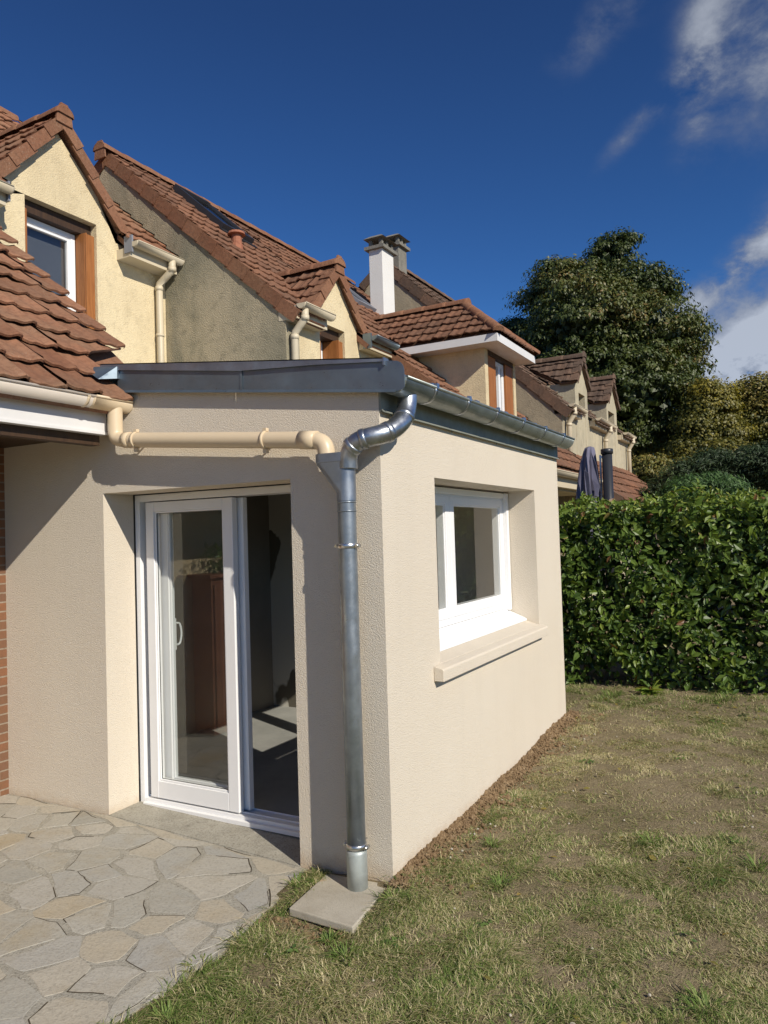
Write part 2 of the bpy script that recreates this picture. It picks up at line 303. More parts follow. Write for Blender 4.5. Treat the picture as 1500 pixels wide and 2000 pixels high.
def gridwall(mb,O,U,Nn,th,us,vs,top,holes,mi=0,bottom=None):
    """wall of cells us x vs; last v follows top(u); holes=(u0,u1,v0,v1); N outward; front at O"""
    O=V3(*O);U=V3(*U);Nn=V3(*Nn); nu=len(us); nv=len(vs)+1
    def zz(i,j):
        if j==nv-1: return top(us[i])
        return vs[j] if not(j==0 and bottom) else bottom(us[i])
    P=lambda i,j,d: O+U*us[i]+V3(0,0,zz(i,j))-Nn*d
    solid=lambda i,j: 0<=i<nu-1 and 0<=j<nv-1 and not any(h[0]-1e-6<=us[i] and us[i+1]<=h[1]+1e-6 and h[2]-1e-6<=(vs[j]) and (vs[j+1] if j+1<len(vs) else 99)<=h[3]+1e-6 for h in holes)
    b=len(mb.v); vsl=[P(i,j,d) for d in (0,th) for j in range(nv) for i in range(nu)]
    idx=lambda i,j,d: d*nu*nv+j*nu+i; fs=[]
    flip=np.cross(U,V3(0,0,1))@Nn<0
    def q(a,b_,c,d_): fs.append((d_,c,b_,a) if flip else (a,b_,c,d_))
    for i in range(nu-1):
        for j in range(nv-1):
            if not solid(i,j): continue
            q(idx(i,j,0),idx(i+1,j,0),idx(i+1,j+1,0),idx(i,j+1,0)); q(idx(i,j+1,1),idx(i+1,j+1,1),idx(i+1,j,1),idx(i,j,1))
            if not solid(i-1,j): q(idx(i,j,1),idx(i,j,0),idx(i,j+1,0),idx(i,j+1,1))
            if not solid(i+1,j): q(idx(i+1,j,0),idx(i+1,j,1),idx(i+1,j+1,1),idx(i+1,j+1,0))
            if not solid(i,j-1): q(idx(i,j,1),idx(i+1,j,1),idx(i+1,j,0),idx(i,j,0))
            if not solid(i,j+1): q(idx(i,j+1,0),idx(i+1,j+1,0),idx(i+1,j+1,1),idx(i,j+1,1))
    mb.add(vsl,fs,mi); return mb

def tiles(mb,O,U,V,vlen,umin,umax,tw=.25,th=.26,nu=9,amp=.022,lift=.03,mi=0,jit=.004,seed=1):
    """courses of wavy tiles; O start of the eave, U along the eave, V up the slope"""
    rs=random.Random(seed); O=V3(*O);U=V3(*U)/np.linalg.norm(U);V=V3(*V)/np.linalg.norm(V); Nn=np.cross(U,V)
    if Nn[2]<0: Nn=-Nn
    nc=int(math.ceil(vlen/th)); tt=np.linspace(0,1,nu)
    prof=amp*(np.exp(-((tt-.84)/.13)**2)+np.exp(-((tt+.16)/.13)**2))+amp*.35*np.exp(-((tt-.36)/.12)**2)
    for c in range(nc):
        v0=c*th; v1=min(v0+th+.03,vlen); 
        if v1-v0<.03: continue
        lo,hi=umin(v0),umax(v0); lo1,hi1=umin(v1),umax(v1)
        j0=int(math.floor(min(lo,lo1)/tw))-1; j1=int(math.ceil(max(hi,hi1)/tw))+1
        for j in range(j0,j1):
            a0,a1=j*tw,(j+1)*tw
            if a1<=min(lo,lo1)+.01 or a0>=max(hi,hi1)-.01: continue
            dj=rs.uniform(-jit,jit); dl=rs.uniform(-jit,jit); tilt=rs.uniform(-jit,jit); r=rs.random()
            vs=[];k=0
            for (vv,hb,sk) in ((v0+dj,lift-.016,0),(v0+dj,lift,0),(v0+dj+.012,lift+.005,0),((v0+v1)/2,lift*.55,0),(v1,0.0,0)):
                f=(vv-v0)/(v1-v0); L=lo+(lo1-lo)*f; H=hi+(hi1-hi)*f
                for t,p in zip(tt,prof):
                    u=min(max(a0+t*tw,L),H); cut=.035*max(0,1-t/.2)+.012*max(0,(t-.9)/.1) if (vv<v0+.05) else 0
                    vs.append(O+U*u+V*(vv+cut)+Nn*(hb+p+dl+tilt*(t-.5)*2+.008))
            fs=[(i*nu+q_,i*nu+q_+1,(i+1)*nu+q_+1,(i+1)*nu+q_) for i in range(4) for q_ in range(nu-1)]
            mb.add(vs,fs,mi,r,False)
    return mb
def slab_quad(mb,a,b,c,d,t,mi=0):
    a,b,c,d=[V3(*p) for p in (a,b,c,d)]; n=np.cross(b-a,d-a); n/=np.linalg.norm(n); n=n if n[2]>0 else -n
    lo=[p-n*t for p in (a,b,c,d)]; return mb.hexa(lo+[a,b,c,d],mi)
def rake(P0,P1,side,drop=.13,wid=.13,step=.32,mi=0,seed=3,mb=None):
    """verge tiles up a gable: P0 low end, P1 high end on the roof edge; side = unit vector pointing out of the roof"""
    mb=mb or MB(); rs=random.Random(seed); P0=V3(*P0);P1=V3(*P1); L=np.linalg.norm(P1-P0); T=(P1-P0)/L; S=V3(*side); Nn=np.cross(T,S); Nn=Nn if Nn[2]>0 else -Nn
    n=max(1,round(L/step))
    for i in range(n):
        a=L*i/n-.02; b=L*(i+1)/n+.03; h0=.042+rs.uniform(-.003,.003); h1=.018; r=rs.random(); t=.014
        def sec(s_,h,o):
            q=P0+T*s_; return [q+Nn*h-S*wid,q+Nn*h+S*(.02+o),q+Nn*(h-drop)+S*(.02+o),q+Nn*(h-drop)+S*(.02+o-t),q+Nn*(h-t)+S*(.02+o-t),q+Nn*(h-t)-S*wid]
        o0=.012+rs.uniform(0,.005)
        vs=sec(a,h0,o0)+sec(b,h1,0); fs=[(k,(k+1)%6,(k+1)%6+6,k+6) for k in range(6)]+[(0,1,2,3,4,5),(11,10,9,8,7,6)]
        mb.add(vs,fs,mi,r)
    return mb
def ridge(P0,P1,rad=.11,step=.36,mi=0,seed=5,mb=None,up=(0,0,1)):
    mb=mb or MB(); rs=random.Random(seed); P0=V3(*P0);P1=V3(*P1); L=np.linalg.norm(P1-P0); T=(P1-P0)/L; S=np.cross(T,V3(*up)); S/=np.linalg.norm(S); W=np.cross(S,T)
    n=max(1,round(L/step))
    for i in range(n):
        a=L*i/n-.03; b=L*(i+1)/n; vs=[]; r=rs.random()
        for s_,R in ((a,rad*.97),(a,rad*1.10),(a+.05,rad*1.12),(b,rad)):
            for k in range(9):
                q=math.pi*(k/8)*1.06-.09; vs.append(P0+T*s_+S*math.cos(q)*R+W*(math.sin(q)*R*.85-.02))
        fs=[(x*9+k,x*9+k+1,(x+1)*9+k+1,(x+1)*9+k) for x in range(3) for k in range(8)]
        mb.add(vs,fs,mi,r,True)
        mb.add([P0+T*(a+.001)+S*math.cos(math.pi*k/8)*rad*.98+W*(math.sin(math.pi*k/8)*rad*.83-.02) for k in range(9)],[tuple(range(9))],mi,r)
    return mb
def half_round(mb,P0,P1,out,rad,mi=0,bead=.009,n=14,flat=0,endcaps=True):
    """gutter: P0-P1 along the back top edge, 'out' horizontal outward"""
    P0=Vector(P0);P1=Vector(P1);out=Vector(out);Z=Vector((0,0,1)); prof=[]
    pr=[(rad-rad*math.cos(math.pi*k/n),-rad*math.sin(math.pi*k/n)*1.0) for k in range(n+1)]
    pin=[(rad-(rad-.004)*math.cos(math.pi*k/n),-(rad-.004)*math.sin(math.pi*k/n)) for k in range(n,-1,-1)]
    mb.sweep(pr+pin,P0,P1,out,Z,mi,True,True,True)
    mb.tube([P0+out*(2*rad)+Z*.002,P1+out*(2*rad)+Z*.002],bead,8,mi)
    if endcaps:
        T=(P1-P0).normalized()
        for P,s in ((P0,-1),(P1,1)):
            vs=[P+out*a+Z*b for a,b in pr]; k=len(vs); v2=[q+T*s*.012*1 for q in vs]; v2=[P+out*(rad+(a-rad)*.94)+Z*(b*.94)+T*s*.014 for a,b in pr]
            mb.add(vs+v2,[tuple(range(k,2*k))]+[(i,i+1,k+i+1,k+i) for i in range(k-1)]+[(k-1,0,k,2*k-1)],mi,.5)
    return mb
def leaves(name,pos,nrm,size,mat,parent=None,org=None,rnd=None,asp=.45,droop=.0,fold=.25,six=True,simple=False):
    """pos (n,3) leaf bases, nrm (n,3) rough facing; each leaf a folded 6-gon of 4 tris"""
    n=len(pos); rs=RS
    nr=nrm/np.linalg.norm(nrm,axis=1)[:,None]
    t=rs.normal(size=(n,3)); t[:,2]-=droop; t-= (t*nr).sum(1)[:,None]*nr; t/=np.linalg.norm(t,axis=1)[:,None]+1e-9; b=np.cross(nr,t)
    L=(size*(.7+.6*rs.rand(n)))[:,None]; W=L*asp*.5; F=L*fold*.3
    if simple:
        V=np.stack([pos,pos+t*L*.5+b*W,pos+t*L-nr*L*.1,pos+t*L*.5-b*W+nr*L*.06],1).reshape(-1,3); i=np.arange(n)[:,None]*4; tri=np.concatenate([i+np.array([[0,3,1]]),i+np.array([[1,3,2]])],0); r=rs.rand(n) if rnd is None else rnd
        return fast(name,V,tri,np.repeat(r,4),mat,parent,org)
    p=[pos, pos+t*L*.35+b*W+nr*F, pos+t*L*.78+b*W*.6+nr*F*.6, pos+t*L-nr*L*.06, pos+t*L*.78-b*W*.6+nr*F*.6, pos+t*L*.35-b*W+nr*F, pos+t*L*.5]
    V=np.stack(p,1).reshape(-1,3); i=np.arange(n)[:,None]*7
    F_=np.concatenate([i+np.array([[0,1,2,6]]),i+np.array([[6,2,3,3]])],0) if False else None
    quads=np.concatenate([i+np.array([[0,6,2,1]]),i+np.array([[0,5,4,6]]),],0)
    tri=np.concatenate([i+np.array([[0,6,1]]),i+np.array([[1,6,2]]),i+np.array([[2,6,3]]),i+np.array([[3,6,4]]),i+np.array([[4,6,5]]),i+np.array([[5,6,0]])],0)
    r=rs.rand(n) if rnd is None else rnd
    return fast(name,V,tri,np.repeat(r,7),mat,parent,org)

# ================================================================ THE SETTING
def gz(x,y):
    b=np.interp(y,[-12,-2.5,-.5,0,3.3,6,200],[-.07,-.06,-.05,-.02,.085,.10,.10])
    b=b-.028*np.exp(-(((x+.2)/.3)**2+((y+.48)/.14)**2))
    return b+.012*np.sin(x*2.3+1.1)*np.cos(y*1.9)+.006*np.sin(x*7.1+y*5.3)
def ground():
    xs=np.unique(np.concatenate([[-600,-200,-80,-30,-12,-6],np.arange(-3.2,6,.06),[7,9,13,20,40,100,250,600]])); ys=np.unique(np.concatenate([[-600,-200,-60,-25,-12,-8,-6],np.arange(-4.2,5.2,.06),[6,7,9,12,18,30,60,150,600]]))
    X,Y=np.meshgrid(xs,ys); Z=gz(X,Y); nr=(np.abs(X)<6.2)&(np.abs(Y)<5.3); Z=Z+np.where(nr,RS.normal(size=X.shape)*.005,0)
    inside=(X<-.52)&(Y<.2)&(X>-9); Z=np.where(inside,Z-.06,Z); inside=(X<-.15)&(Y>.12)&(Y<3.4); Z=np.where(inside,-.12,Z)
    V=np.stack([X,Y,Z],-1).reshape(-1,3); ny,nx=X.shape; i=np.arange(ny-1)[:,None]*nx+np.arange(nx-1)[None]; i=i.ravel()
    F=np.stack([i,i+1,i+nx+1,i+nx],1); o=fast("ground",V,F,np.full(len(V),.5),'soil',smooth=True); tag(o,"bare brown soil with dry patches under the lawn",None,kind='structure')
ground()
def pz(x): return np.interp(x,[-9,-2.05,-.57,-.4],[.03,.025,-.030,-.035])
def clip(poly,a,b):  # keep the points nearer to a than to b
    mx_,my_=(a[0]+b[0])/2,(a[1]+b[1])/2; nx,ny=b[0]-a[0],b[1]-a[1]; out=[]
    for i in range(len(poly)):
        p,q=poly[i],poly[(i+1)%len(poly)]; dp=(p[0]-mx_)*nx+(p[1]-my_)*ny; dq=(q[0]-mx_)*nx+(q[1]-my_)*ny
        if dp<=0: out.append(p)
        if (dp<0)!=(dq<0) and dp!=dq: t=dp/(dp-dq); out.append((p[0]+(q[0]-p[0])*t,p[1]+(q[1]-p[1])*t))
    return out
def paving():
    CR=[]; rs=random.Random(21); mb=MB(); seeds=[]
    for _ in range(9000):
        x=rs.uniform(-8,-.30); y=rs.uniform(-6.5,.1); near=x>-3.6 and y>-2.6
        dm=rs.choice((.15,.36,.48,.60)) if near else .55
        if all((x-a)**2+(y-b)**2>dm*dm for a,b in seeds): seeds.append((x,y))
    edge=[(-9,-7),(-.36,-7),(-.40,-2.2),(-.47,-1.38),(-.46,-1.05),(-.43,-.74),(-.47,-.37),(-.60,-.16),(-.50,-.03),(-9,-.03)]
    for s in seeds:
        poly=[(s[0]-1.2,s[1]-1.2),(s[0]+1.2,s[1]-1.2),(s[0]+1.2,s[1]+1.2),(s[0]-1.2,s[1]+1.2)]
        for t in seeds:
            if t is s or (t[0]-s[0])**2+(t[1]-s[1])**2>1.7: continue
            poly=clip(poly,s,t)
            if len(poly)<3: break
        if len(poly)<3: continue
        # cut by the outer edge
        poly=[(min(x,-.44+.03*math.sin(y*5)+(.0 if y<-.3 else -.05)),min(y,-.012)) for x,y in poly]
        cx=sum(p[0] for p in poly)/len(poly); cyy=sum(p[1] for p in poly)/len(poly); 
        g=rs.choice((.000,.002,.005,.010,.016)); pts=[]
        for i,p in enumerate(poly):
            q=poly[(i+1)%len(poly)]; L=math.hypot(q[0]-p[0],q[1]-p[1]); k=max(1,int(L/.05))
            for j in range(k):
                f=j/k; x=p[0]+(q[0]-p[0])*f; y=p[1]+(q[1]-p[1])*f; d=math.hypot(x-cx,y-cyy)+1e-6; gg=g+rs.uniform(0,.006)+(rs.uniform(.0,.006) if j==0 else 0)
                x-=(x-cx)/d*gg; y-=(y-cyy)/d*gg; x+=.012*math.sin(y*17+s[0]*9); y+=.012*math.sin(x*15+s[1]*7)
                pts.append((x,y))
        if len(pts)<4: continue
        if rs.random()<.55: CR.append((pts,(cx,cyy)))
        h=.0007+rs.uniform(-.0003,.0006); tx,ty=rs.uniform(-.0015,.0015),rs.uniform(-.0015,.0015); r=rs.random(); n=len(pts)
        z=lambda x,y,dz: pz(x)+dz+tx*(x-cx)+ty*(y-cyy)
        vs=[(x,y,z(x,y,-.0025)) for x,y in pts]+[(cx+(x-cx)*.975,cyy+(y-cyy)*.975,z(x,y,h)) for x,y in pts]
        mb.add(vs,[(i,(i+1)%n,(i+1)%n+n,i+n) for i in range(n)]+[tuple(range(n,2*n))],0,r)
    cr_=MB()
    for poly_,c0 in CR:
        n=len(poly_); a=rs.randrange(n); k=int(n*rs.uniform(.15,.5)); w0=rs.uniform(.0012,.0035)
        for i in range(k):
            p=poly_[(a+i)%n]; q=poly_[(a+i+1)%n]; L=math.hypot(q[0]-p[0],q[1]-p[1])+1e-6; nx,ny=-(q[1]-p[1])/L*w0*rs.uniform(.4,1.3),(q[0]-p[0])/L*w0
            cr_.add([(p[0]-nx,p[1]-ny,pz(p[0])+.0016),(p[0]+nx,p[1]+ny,pz(p[0])+.0016),(q[0]+nx,q[1]+ny,pz(q[0])+.0016),(q[0]-nx,q[1]-ny,pz(q[0])+.0016)],[(0,1,2,3)])
    tag(cr_.build('terrace_cracks',['joint_dirt']),kind='structure')
    o=mb.build("terrace",['stone_paving']); tag(o,kind='structure')
    b=MB(); E=[(-9,-7),(-.34,-7),(-.36,-2.6)]; y=-2.6
    while y<-.25: E.append((-.45+.03*math.sin(y*5)+rs.uniform(-.02,.02),y)); y+=.08
    E+=[(-.54,-.20),(-.56,-.1),(-.50,-.05),(-.49,.0),(-9,.0)]
    
    for i in range(len(XS:=list(np.arange(-9,-.45,.35))+[-.46])-1):
        xa,xb=XS[i],XS[i+1]; b.hexa([(xa,-7,-.08),(xb,-7,-.08),(xb,-.003,-.08),(xa,-.003,-.08),(xa,-7,pz(xa)-.0006),(xb,-7,pz(xb)-.0006),(xb,-.003,pz(xb)-.0006),(xa,-.003,pz(xa)-.0006)])
    y=-2.6
    while y<-.14: xe=-.445+.025*math.sin(y*5)+rs.uniform(-.02,.02)-(.08 if y>-.25 else 0); b.hexa([(-.47,y,-.08),(xe,y,-.08),(xe,y+.09,-.08),(-.47,y+.09,-.08),(-.47,y,pz(-.46)-.001),(xe,y,pz(-.46)-.006),(xe,y+.09,pz(-.46)-.006),(-.47,y+.09,pz(-.46)-.001)]) if xe>-.46 else None; y+=.09
    b.hexa([(-2.05,-.002,-.06),(-.57,-.002,-.06),(-.57,.3,-.06),(-2.05,.3,-.06),(-2.05,-.002,.027),(-.57,-.002,-.026),(-.57,.3,-.0),(-2.05,.3,.03)]); b.build("terrace_bed",['mortar']); tag(bpy.data.objects['terrace_bed'],kind='structure')
paving()

# ================================================================ EXTENSION
ext=thing("house_extension","new beige rendered flat-roofed extension with a white sliding door and a zinc gutter","building",(0,0,0))
wt=lambda x: (2.51-.1195*x) if x>-1.931 else 2.47
mb=MB()
gridwall(mb,(0,0,0),(1,0,0),(0,-1,0),.25,[-3.05,-2.05,-1.932,-1.93,-.57,0],[-.15,.0,2.078],wt,[(-2.05,-.57,-.15,2.078)],0)
gridwall(mb,(0,.25,0),(0,1,0),(1,0,0),.25,[0,.405,2.35,3.05],[-.15,.99,2.085],lambda u:2.50,[(.405,2.35,.99,2.085)],0)
mb.box(-4.7,-.25,3.05,3.30,-.15,2.50)
ext_wall=mb.build("wall",['render_new'],ext)
mb=MB(); mb.box(-3.05,-.25,.25,3.05,-.05,.004); mb.build("floor",['concrete_floor'],ext)
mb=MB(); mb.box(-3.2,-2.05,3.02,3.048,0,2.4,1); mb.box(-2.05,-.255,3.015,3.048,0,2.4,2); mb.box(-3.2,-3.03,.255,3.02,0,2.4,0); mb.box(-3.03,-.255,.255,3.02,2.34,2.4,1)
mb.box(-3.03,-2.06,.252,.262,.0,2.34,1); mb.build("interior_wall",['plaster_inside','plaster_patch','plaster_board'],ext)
# zinc roof with standing seams
def rz(x): return 2.603-.1195*x
mb=MB(); slab_quad(mb,(.10,-.02,rz(.10)),(.10,3.34,rz(.10)),(-4.7,3.34,rz(-4.7)),(-4.7,-.02,rz(-4.7)),.03)
rf=mb.build("roof",['zinc_dull'],ext)
sm=MB()
for y in (.68,1.39,1.97,2.69):
    sm.hexa([(-4.7,y-.018,rz(-4.7)),(.03,y-.018,rz(.03)),(.03,y+.018,rz(.03)),(-4.7,y+.018,rz(-4.7)),(-4.7,y-.010,rz(-4.7)+.05),(.0,y-.010,rz(0)+.048),(.0,y+.010,rz(0)+.048),(-4.7,y+.010,rz(-4.7)+.05)])
    sm.box(-.002,.008,y-.03,y+.03,rz(0)-.01,rz(0)+.045)
sm.build("roof_seams",['zinc'],rf)
# verge flashing with its rounded end
mb=MB(); a=[(-1.84,2.719),(.145,2.484)]
top=lambda x:2.655-.1195*x; bot=lambda x:2.50-.118*x-.002
def band(mb,x0,x1,y,zb,zt,t=.004,rnd=0):
    pts=[(x0,zb(x0)),(x1-rnd,zb(x1))]
    for k in range(1,8):
        if rnd: q=math.pi/2*k/8; pts.append((x1-rnd+rnd*math.sin(q)*1,zb(x1)+.02*(1-math.cos(q))))
    for k in range(0,9):
        if rnd: q=math.pi/2*k/8; pts.append((x1-rnd+rnd*math.cos(q),zt(x1)-rnd+rnd*math.sin(q)))
    if not rnd: pts+= [(x1,zb(x1)),(x1,zt(x1))]
    pts+=[(x0,zt(x0))]
    mb.prism([(x,y,z) for x,z in pts],(0,t,0))
band(mb,-1.86,-.872,-.034,bot,top); band(mb,-.866,.168,-.031,bot,top,rnd=.055)
band(mb,-.876,-.86,-.038,bot,top,.003)
mb.sweep([(0,0),(-.012,-.016),(-.010,-.018),(.004,-.002)],(-1.86,-.036,bot(-1.86)+.004),(.12,-.036,bot(.12)+.004),(0,1,0),(0,0,1),0,False,True,True)
fl=mb.build("verge_flashing",['zinc_dark'],ext,bevel=.0)
mb=MB(); pts=[(-2.0,top(-2.0)+.012),(.06,top(.06)+.008),(.06,top(.06)-.012),(-.35,top(-.35)-.022),(-.87,top(-.87)-.048),(-1.86,top(-1.86)-.03),(-2.0,top(-2.0)-.02)]
mb.prism([(x,-.046,z) for x,z in pts],(0,.008,0)); mb.prism([(x,-.046,z) for x,z in [pts[0],pts[1],(pts[1][0],pts[1][1]-.006),(pts[0][0],pts[0][1]-.006)]],(0,.06,0))
mb.box(.055,.062,-.047,-.0,top(.06)-.03,top(.06)+.01)
mb.build("flashing_lip",['zinc_dull'],fl)
mb=MB(); mb.prism([(-2.13,-.09,2.895),(-1.845,-.05,2.868),(-1.84,-.055,2.79),(-1.89,-.16,2.775),(-1.98,-.15,2.83)],(0,.05,.006)); mb.build("corner_flashing",['zinc_dark'],fl)
# apron under the gutter
mb=MB(); mb.box(.0,.012,-.0,3.30,2.392,2.60); mb.sweep([(0,0),(.016,-.014),(.018,-.011),(.002,.004)],(.012,0,2.40),(.012,3.30,2.40),(1,0,0),(0,0,1),0,False,True,True)
for y in (.1,.9,1.7,2.5,3.2): mb.box(.012,.017,y,y+.012,2.378,2.398)
mb.build("apron_flashing",['zinc_apron'],ext)
mb=MB(); half_round(mb,(.012,-.008,2.548),(.012,3.275,2.555),(1,0,0),.08)
gt=mb.build("gutter",['zinc_spangle'],ext)
for y in (.35,.82,1.32,1.86,2.40,2.93):
    mb=MB(); pr=[]; R=.0835
    for k in range(13): q=math.pi*k/12; pr.append((.012+.08-R*math.cos(q),2.552-R*math.sin(q)))
    vs=[(x,y-.014,z) for x,z in pr]+[(x,y+.014,z) for x,z in pr]; mb.add(vs,[(i,i+1,i+14,i+13) for i in range(12)],0,.5,True)
    mb.box(.165,.182,y-.014,y+.014,2.545,2.572)
    mb.build("gutter_bracket",['zinc'],gt,solid=.003)
# swan-neck pipe, hopper, downpipe
pth=[(.092,.15,2.49),(.094,.14,2.43),(.098,.10,2.37),(.095,.05,2.325),(.075,-.01,2.285),(.04,-.06,2.262),(-.005,-.093,2.25),(-.045,-.105,2.240),(-.082,-.108,2.225),(-.112,-.108,2.195),(-.130,-.105,2.16),(-.135,-.103,2.10)]
def smooth_path(P,k=3):
    P=[np.array(p,float) for p in P]
    for _ in range(k):
        Q=[P[0]]
        for a,b in zip(P[:-1],P[1:]): Q+=[a*.75+b*.25,a*.25+b*.75]
        P=Q+[P[-1]]
    return P
dp=thing  # alias kept simple
mb=MB(); sp=smooth_path(pth,2); mb.tube(sp,.051,22)
ends=[]
for i0 in (9,18,27,34):
    if i0+1<len(sp): a,b=sp[i0],sp[i0+1]; t=(b-a)/np.linalg.norm(b-a); mb.tube([a,a+t*.006,a+t*.03,a+t*.034],[.051,.0555,.0555,.051],22)
neck=mb.build("swan_neck_pipe",['zinc'],ext)
mb=MB()
def stadium(x0,x1,yc,rr,z,n=10):
    pts=[]
    for k in range(n+1): q=-math.pi/2+math.pi*k/n; pts.append((x1-rr+rr*math.cos(q),yc+rr*math.sin(q),z))
    for k in range(n+1): q=math.pi/2+math.pi*k/n; pts.append((x0+rr+rr*math.cos(q),yc+rr*math.sin(q),z))
    return pts
secs=[(-.322,-.094,.053,2.182),(-.322,-.094,.053,2.138),(-.317,-.098,.0505,2.134),(-.316,-.099,.050,2.128),(-.205,-.0995,.050,1.985),(-.2005,-.0995,.0498,1.975),(-.2005,-.0995,.0495,1.935)]
vs=[]; 
for a,b,rr,z in secs: vs+=stadium(a,b,-.1,rr,z)
k=22; mb.add(vs,[(s*k+i,s*k+(i+1)%k,(s+1)*k+(i+1)%k,(s+1)*k+i) for s in range(len(secs)-1) for i in range(k)],0,.5,True)
vs=stadium(-.317,-.099,-.1,.048,2.165); mb.add(vs,[tuple(range(22))],0)
hop=mb.build("hopper_head",['zinc_dull'],ext); hop.modifiers.new('e','EDGE_SPLIT').split_angle=math.radians(25)
mb=MB(); mb.tube([(-.15,-.1,1.965),(-.15,-.1,1.945),(-.1505,-.1,1.20),(-.15,-.1,.17)],.0475,28)
for z in (1.93,1.885): mb.tube([(-.15,-.1,z),(-.15,-.1,z-.006)],.0505,28)
pipe=mb.build("downpipe",['zinc_pipe'],ext)
mb=MB(); mb.tube([(-.15,-.1,.178),(-.15,-.1,.16),(-.15,-.1,-.028)],[.050,.0525,.0525],28); mb.build("pipe_foot",['zinc_foot'],pipe)
for z in (1.705,.195):
    mb=MB(); mb.tube([(-.15,-.1,z-.013),(-.15,-.1,z-.010),(-.15,-.1,z+.010),(-.15,-.1,z+.013)],[.050,.0535,.0535,.050],28)
    for sx_ in (-1,1): mb.box(-.15+sx_*.058-.011,-.15+sx_*.058+.011,-.108,-.092,z-.010,z+.010); mb.tube([(-.15+sx_*.061,-.122,z),(-.15+sx_*.061,-.082,z)],.008,8)
    mb.tube([(-.15,-.055,z),(-.15,.0,z)],.006,8)
    mb.build("pipe_clamp",['steel'],pipe)
# beige pipe across the wall
def pipe_z(x): return 2.393-.0885*(x+1.80)
mb=MB(); P=[(-1.815,-.10,2.60),(-1.815,-.10,2.46),(-1.812,-.10,2.425),(-1.795,-.10,2.402),(-1.765,-.10,2.392),(-1.70,-.10,pipe_z(-1.70)),(-.385,-.10,pipe_z(-.385)),(-.33,-.10,2.262),(-.29,-.10,2.248),(-.268,-.10,2.222),(-.262,-.10,2.17)]
mb.tube(smooth_path(P,2),.0455,20)
for x in (-1.73,-.42): mb.tube([(x,-.1,pipe_z(x)),(x+(.05 if x<-1 else .10),-.1,pipe_z(x+(.05 if x<-1 else .1)))],.049,20)
bp=mb.build("crossing_drainpipe",['pvc_beige'],ext)
for x in (-1.635,-.655):
    mb=MB(); mb.tube([(x-.009,-.1,pipe_z(x)),(x+.009,-.1,pipe_z(x))],.0515,20); mb.box(x-.012,x+.012,-.112,-.088,pipe_z(x)+.048,pipe_z(x)+.066); mb.box(x-.012,x+.012,-.112,-.088,pipe_z(x)-.072,pipe_z(x)-.048); mb.tube([(x,-.06,pipe_z(x)),(x,0,pipe_z(x))],.006,8)
    mb.build("pipe_clip",['pvc_beige'],bp)
# ---- sliding door
def frame(mb,ax,u0,u1,z0,z1,d0,d1,wl,wr,wb,wtp,mi=0,step=True):
    """rect frame; ax='x' lies in xz at y d0..d1, 'y' lies in yz at x d0..d1"""
    def B(a,b,c,d,e0=0): 
        (mb.box(a,b,d0+e0,d1,c,d,mi) if ax=='x' else mb.box(d0,d1-e0,a,b,c,d,mi))
    B(u0,u0+wl,z0,z1); B(u1-wr,u1,z0,z1); B(u0+wl,u1-wr,z0,z0+wb,.0005); B(u0+wl,u1-wr,z1-wtp,z1,.0005)
    if step: # glazing bead
        g=.012; e=.010
        B(u0+wl,u0+wl+g,z0+wb,z1-wtp,e); B(u1-wr-g,u1-wr,z0+wb,z1-wtp,e); B(u0+wl+g,u1-wr-g,z0+wb,z0+wb+g,e); B(u0+wl+g,u1-wr-g,z1-wtp-g,z1-wtp,e)
door=bpy.data.objects.new("sliding_door",None)
mb=MB(); frame(mb,'x',-2.048,-.572,.012,2.072,.262,.40,.042,.042,.05,.045,step=False)
mb.box(-2.006,-.614,.30,.306,.062,.072); mb.box(-2.006,-.614,.375,.381,.062,.072); mb.box(-2.0,-.6,.236,.262,.012,.040)
dr=mb.build("sliding_door",['pvc_white'],ext,bevel=.003)
mb=MB(); frame(mb,'x',-1.955,-1.210,.072,2.020,.266,.312,.072,.082,.112,.062); 
lf=mb.build("leaf",['pvc_white'],dr,bevel=.004)
mb=MB(); mb.box(-1.875,-1.300,.286,.290,.19,1.952); mb.build("pane",['glass'],lf) if False else None
mb=MB(); frame(mb,'x',-1.895,-1.178,.072,2.020,.330,.374,.072,.072,.112,.062); mb.build("leaf",['pvc_white'],dr,bevel=.004)
mb=MB(); mb.add([(-1.88,.288,.185),(-1.295,.288,.185),(-1.295,.288,1.956),(-1.88,.288,1.956)],[(0,1,2,3)]); mb.build("pane",['glass'],dr)
mb=MB(); mb.add([(-1.822,.352,.185),(-1.24,.352,.185),(-1.24,.352,1.956),(-1.822,.352,1.956)],[(0,1,2,3)]); mb.build("pane",['glass'],dr)
mb=MB(); mb.tube(smooth_path([(-1.80,.378,1.21),(-1.80,.405,1.205),(-1.795,.415,1.14),(-1.80,.405,1.07),(-1.80,.378,1.065)],2),.007,8); mb.box(-1.835,-1.81,.374,.381,1.03,1.24); mb.build("handle",['pvc_white'],dr)
for x in (-1.86,-1.38): mb=MB(); mb.box(x,x+.05,.2585,.263,.026,.036); mb.build("drain_cap",['pvc_white'],dr)
mb=MB(); frame(mb,'x',-1.872,-1.303,.194,1.948,.284,.287,.005,.005,.005,.005,step=False); mb.build('gasket',['rubber'],dr)
mb=MB(); mb.box(-2.05,-.57,.262,.40,2.072,2.0785); mb.box(-2.05,-2.0485,.255,.262,.012,2.072); mb.build("joint_seal",['rubber'],dr)
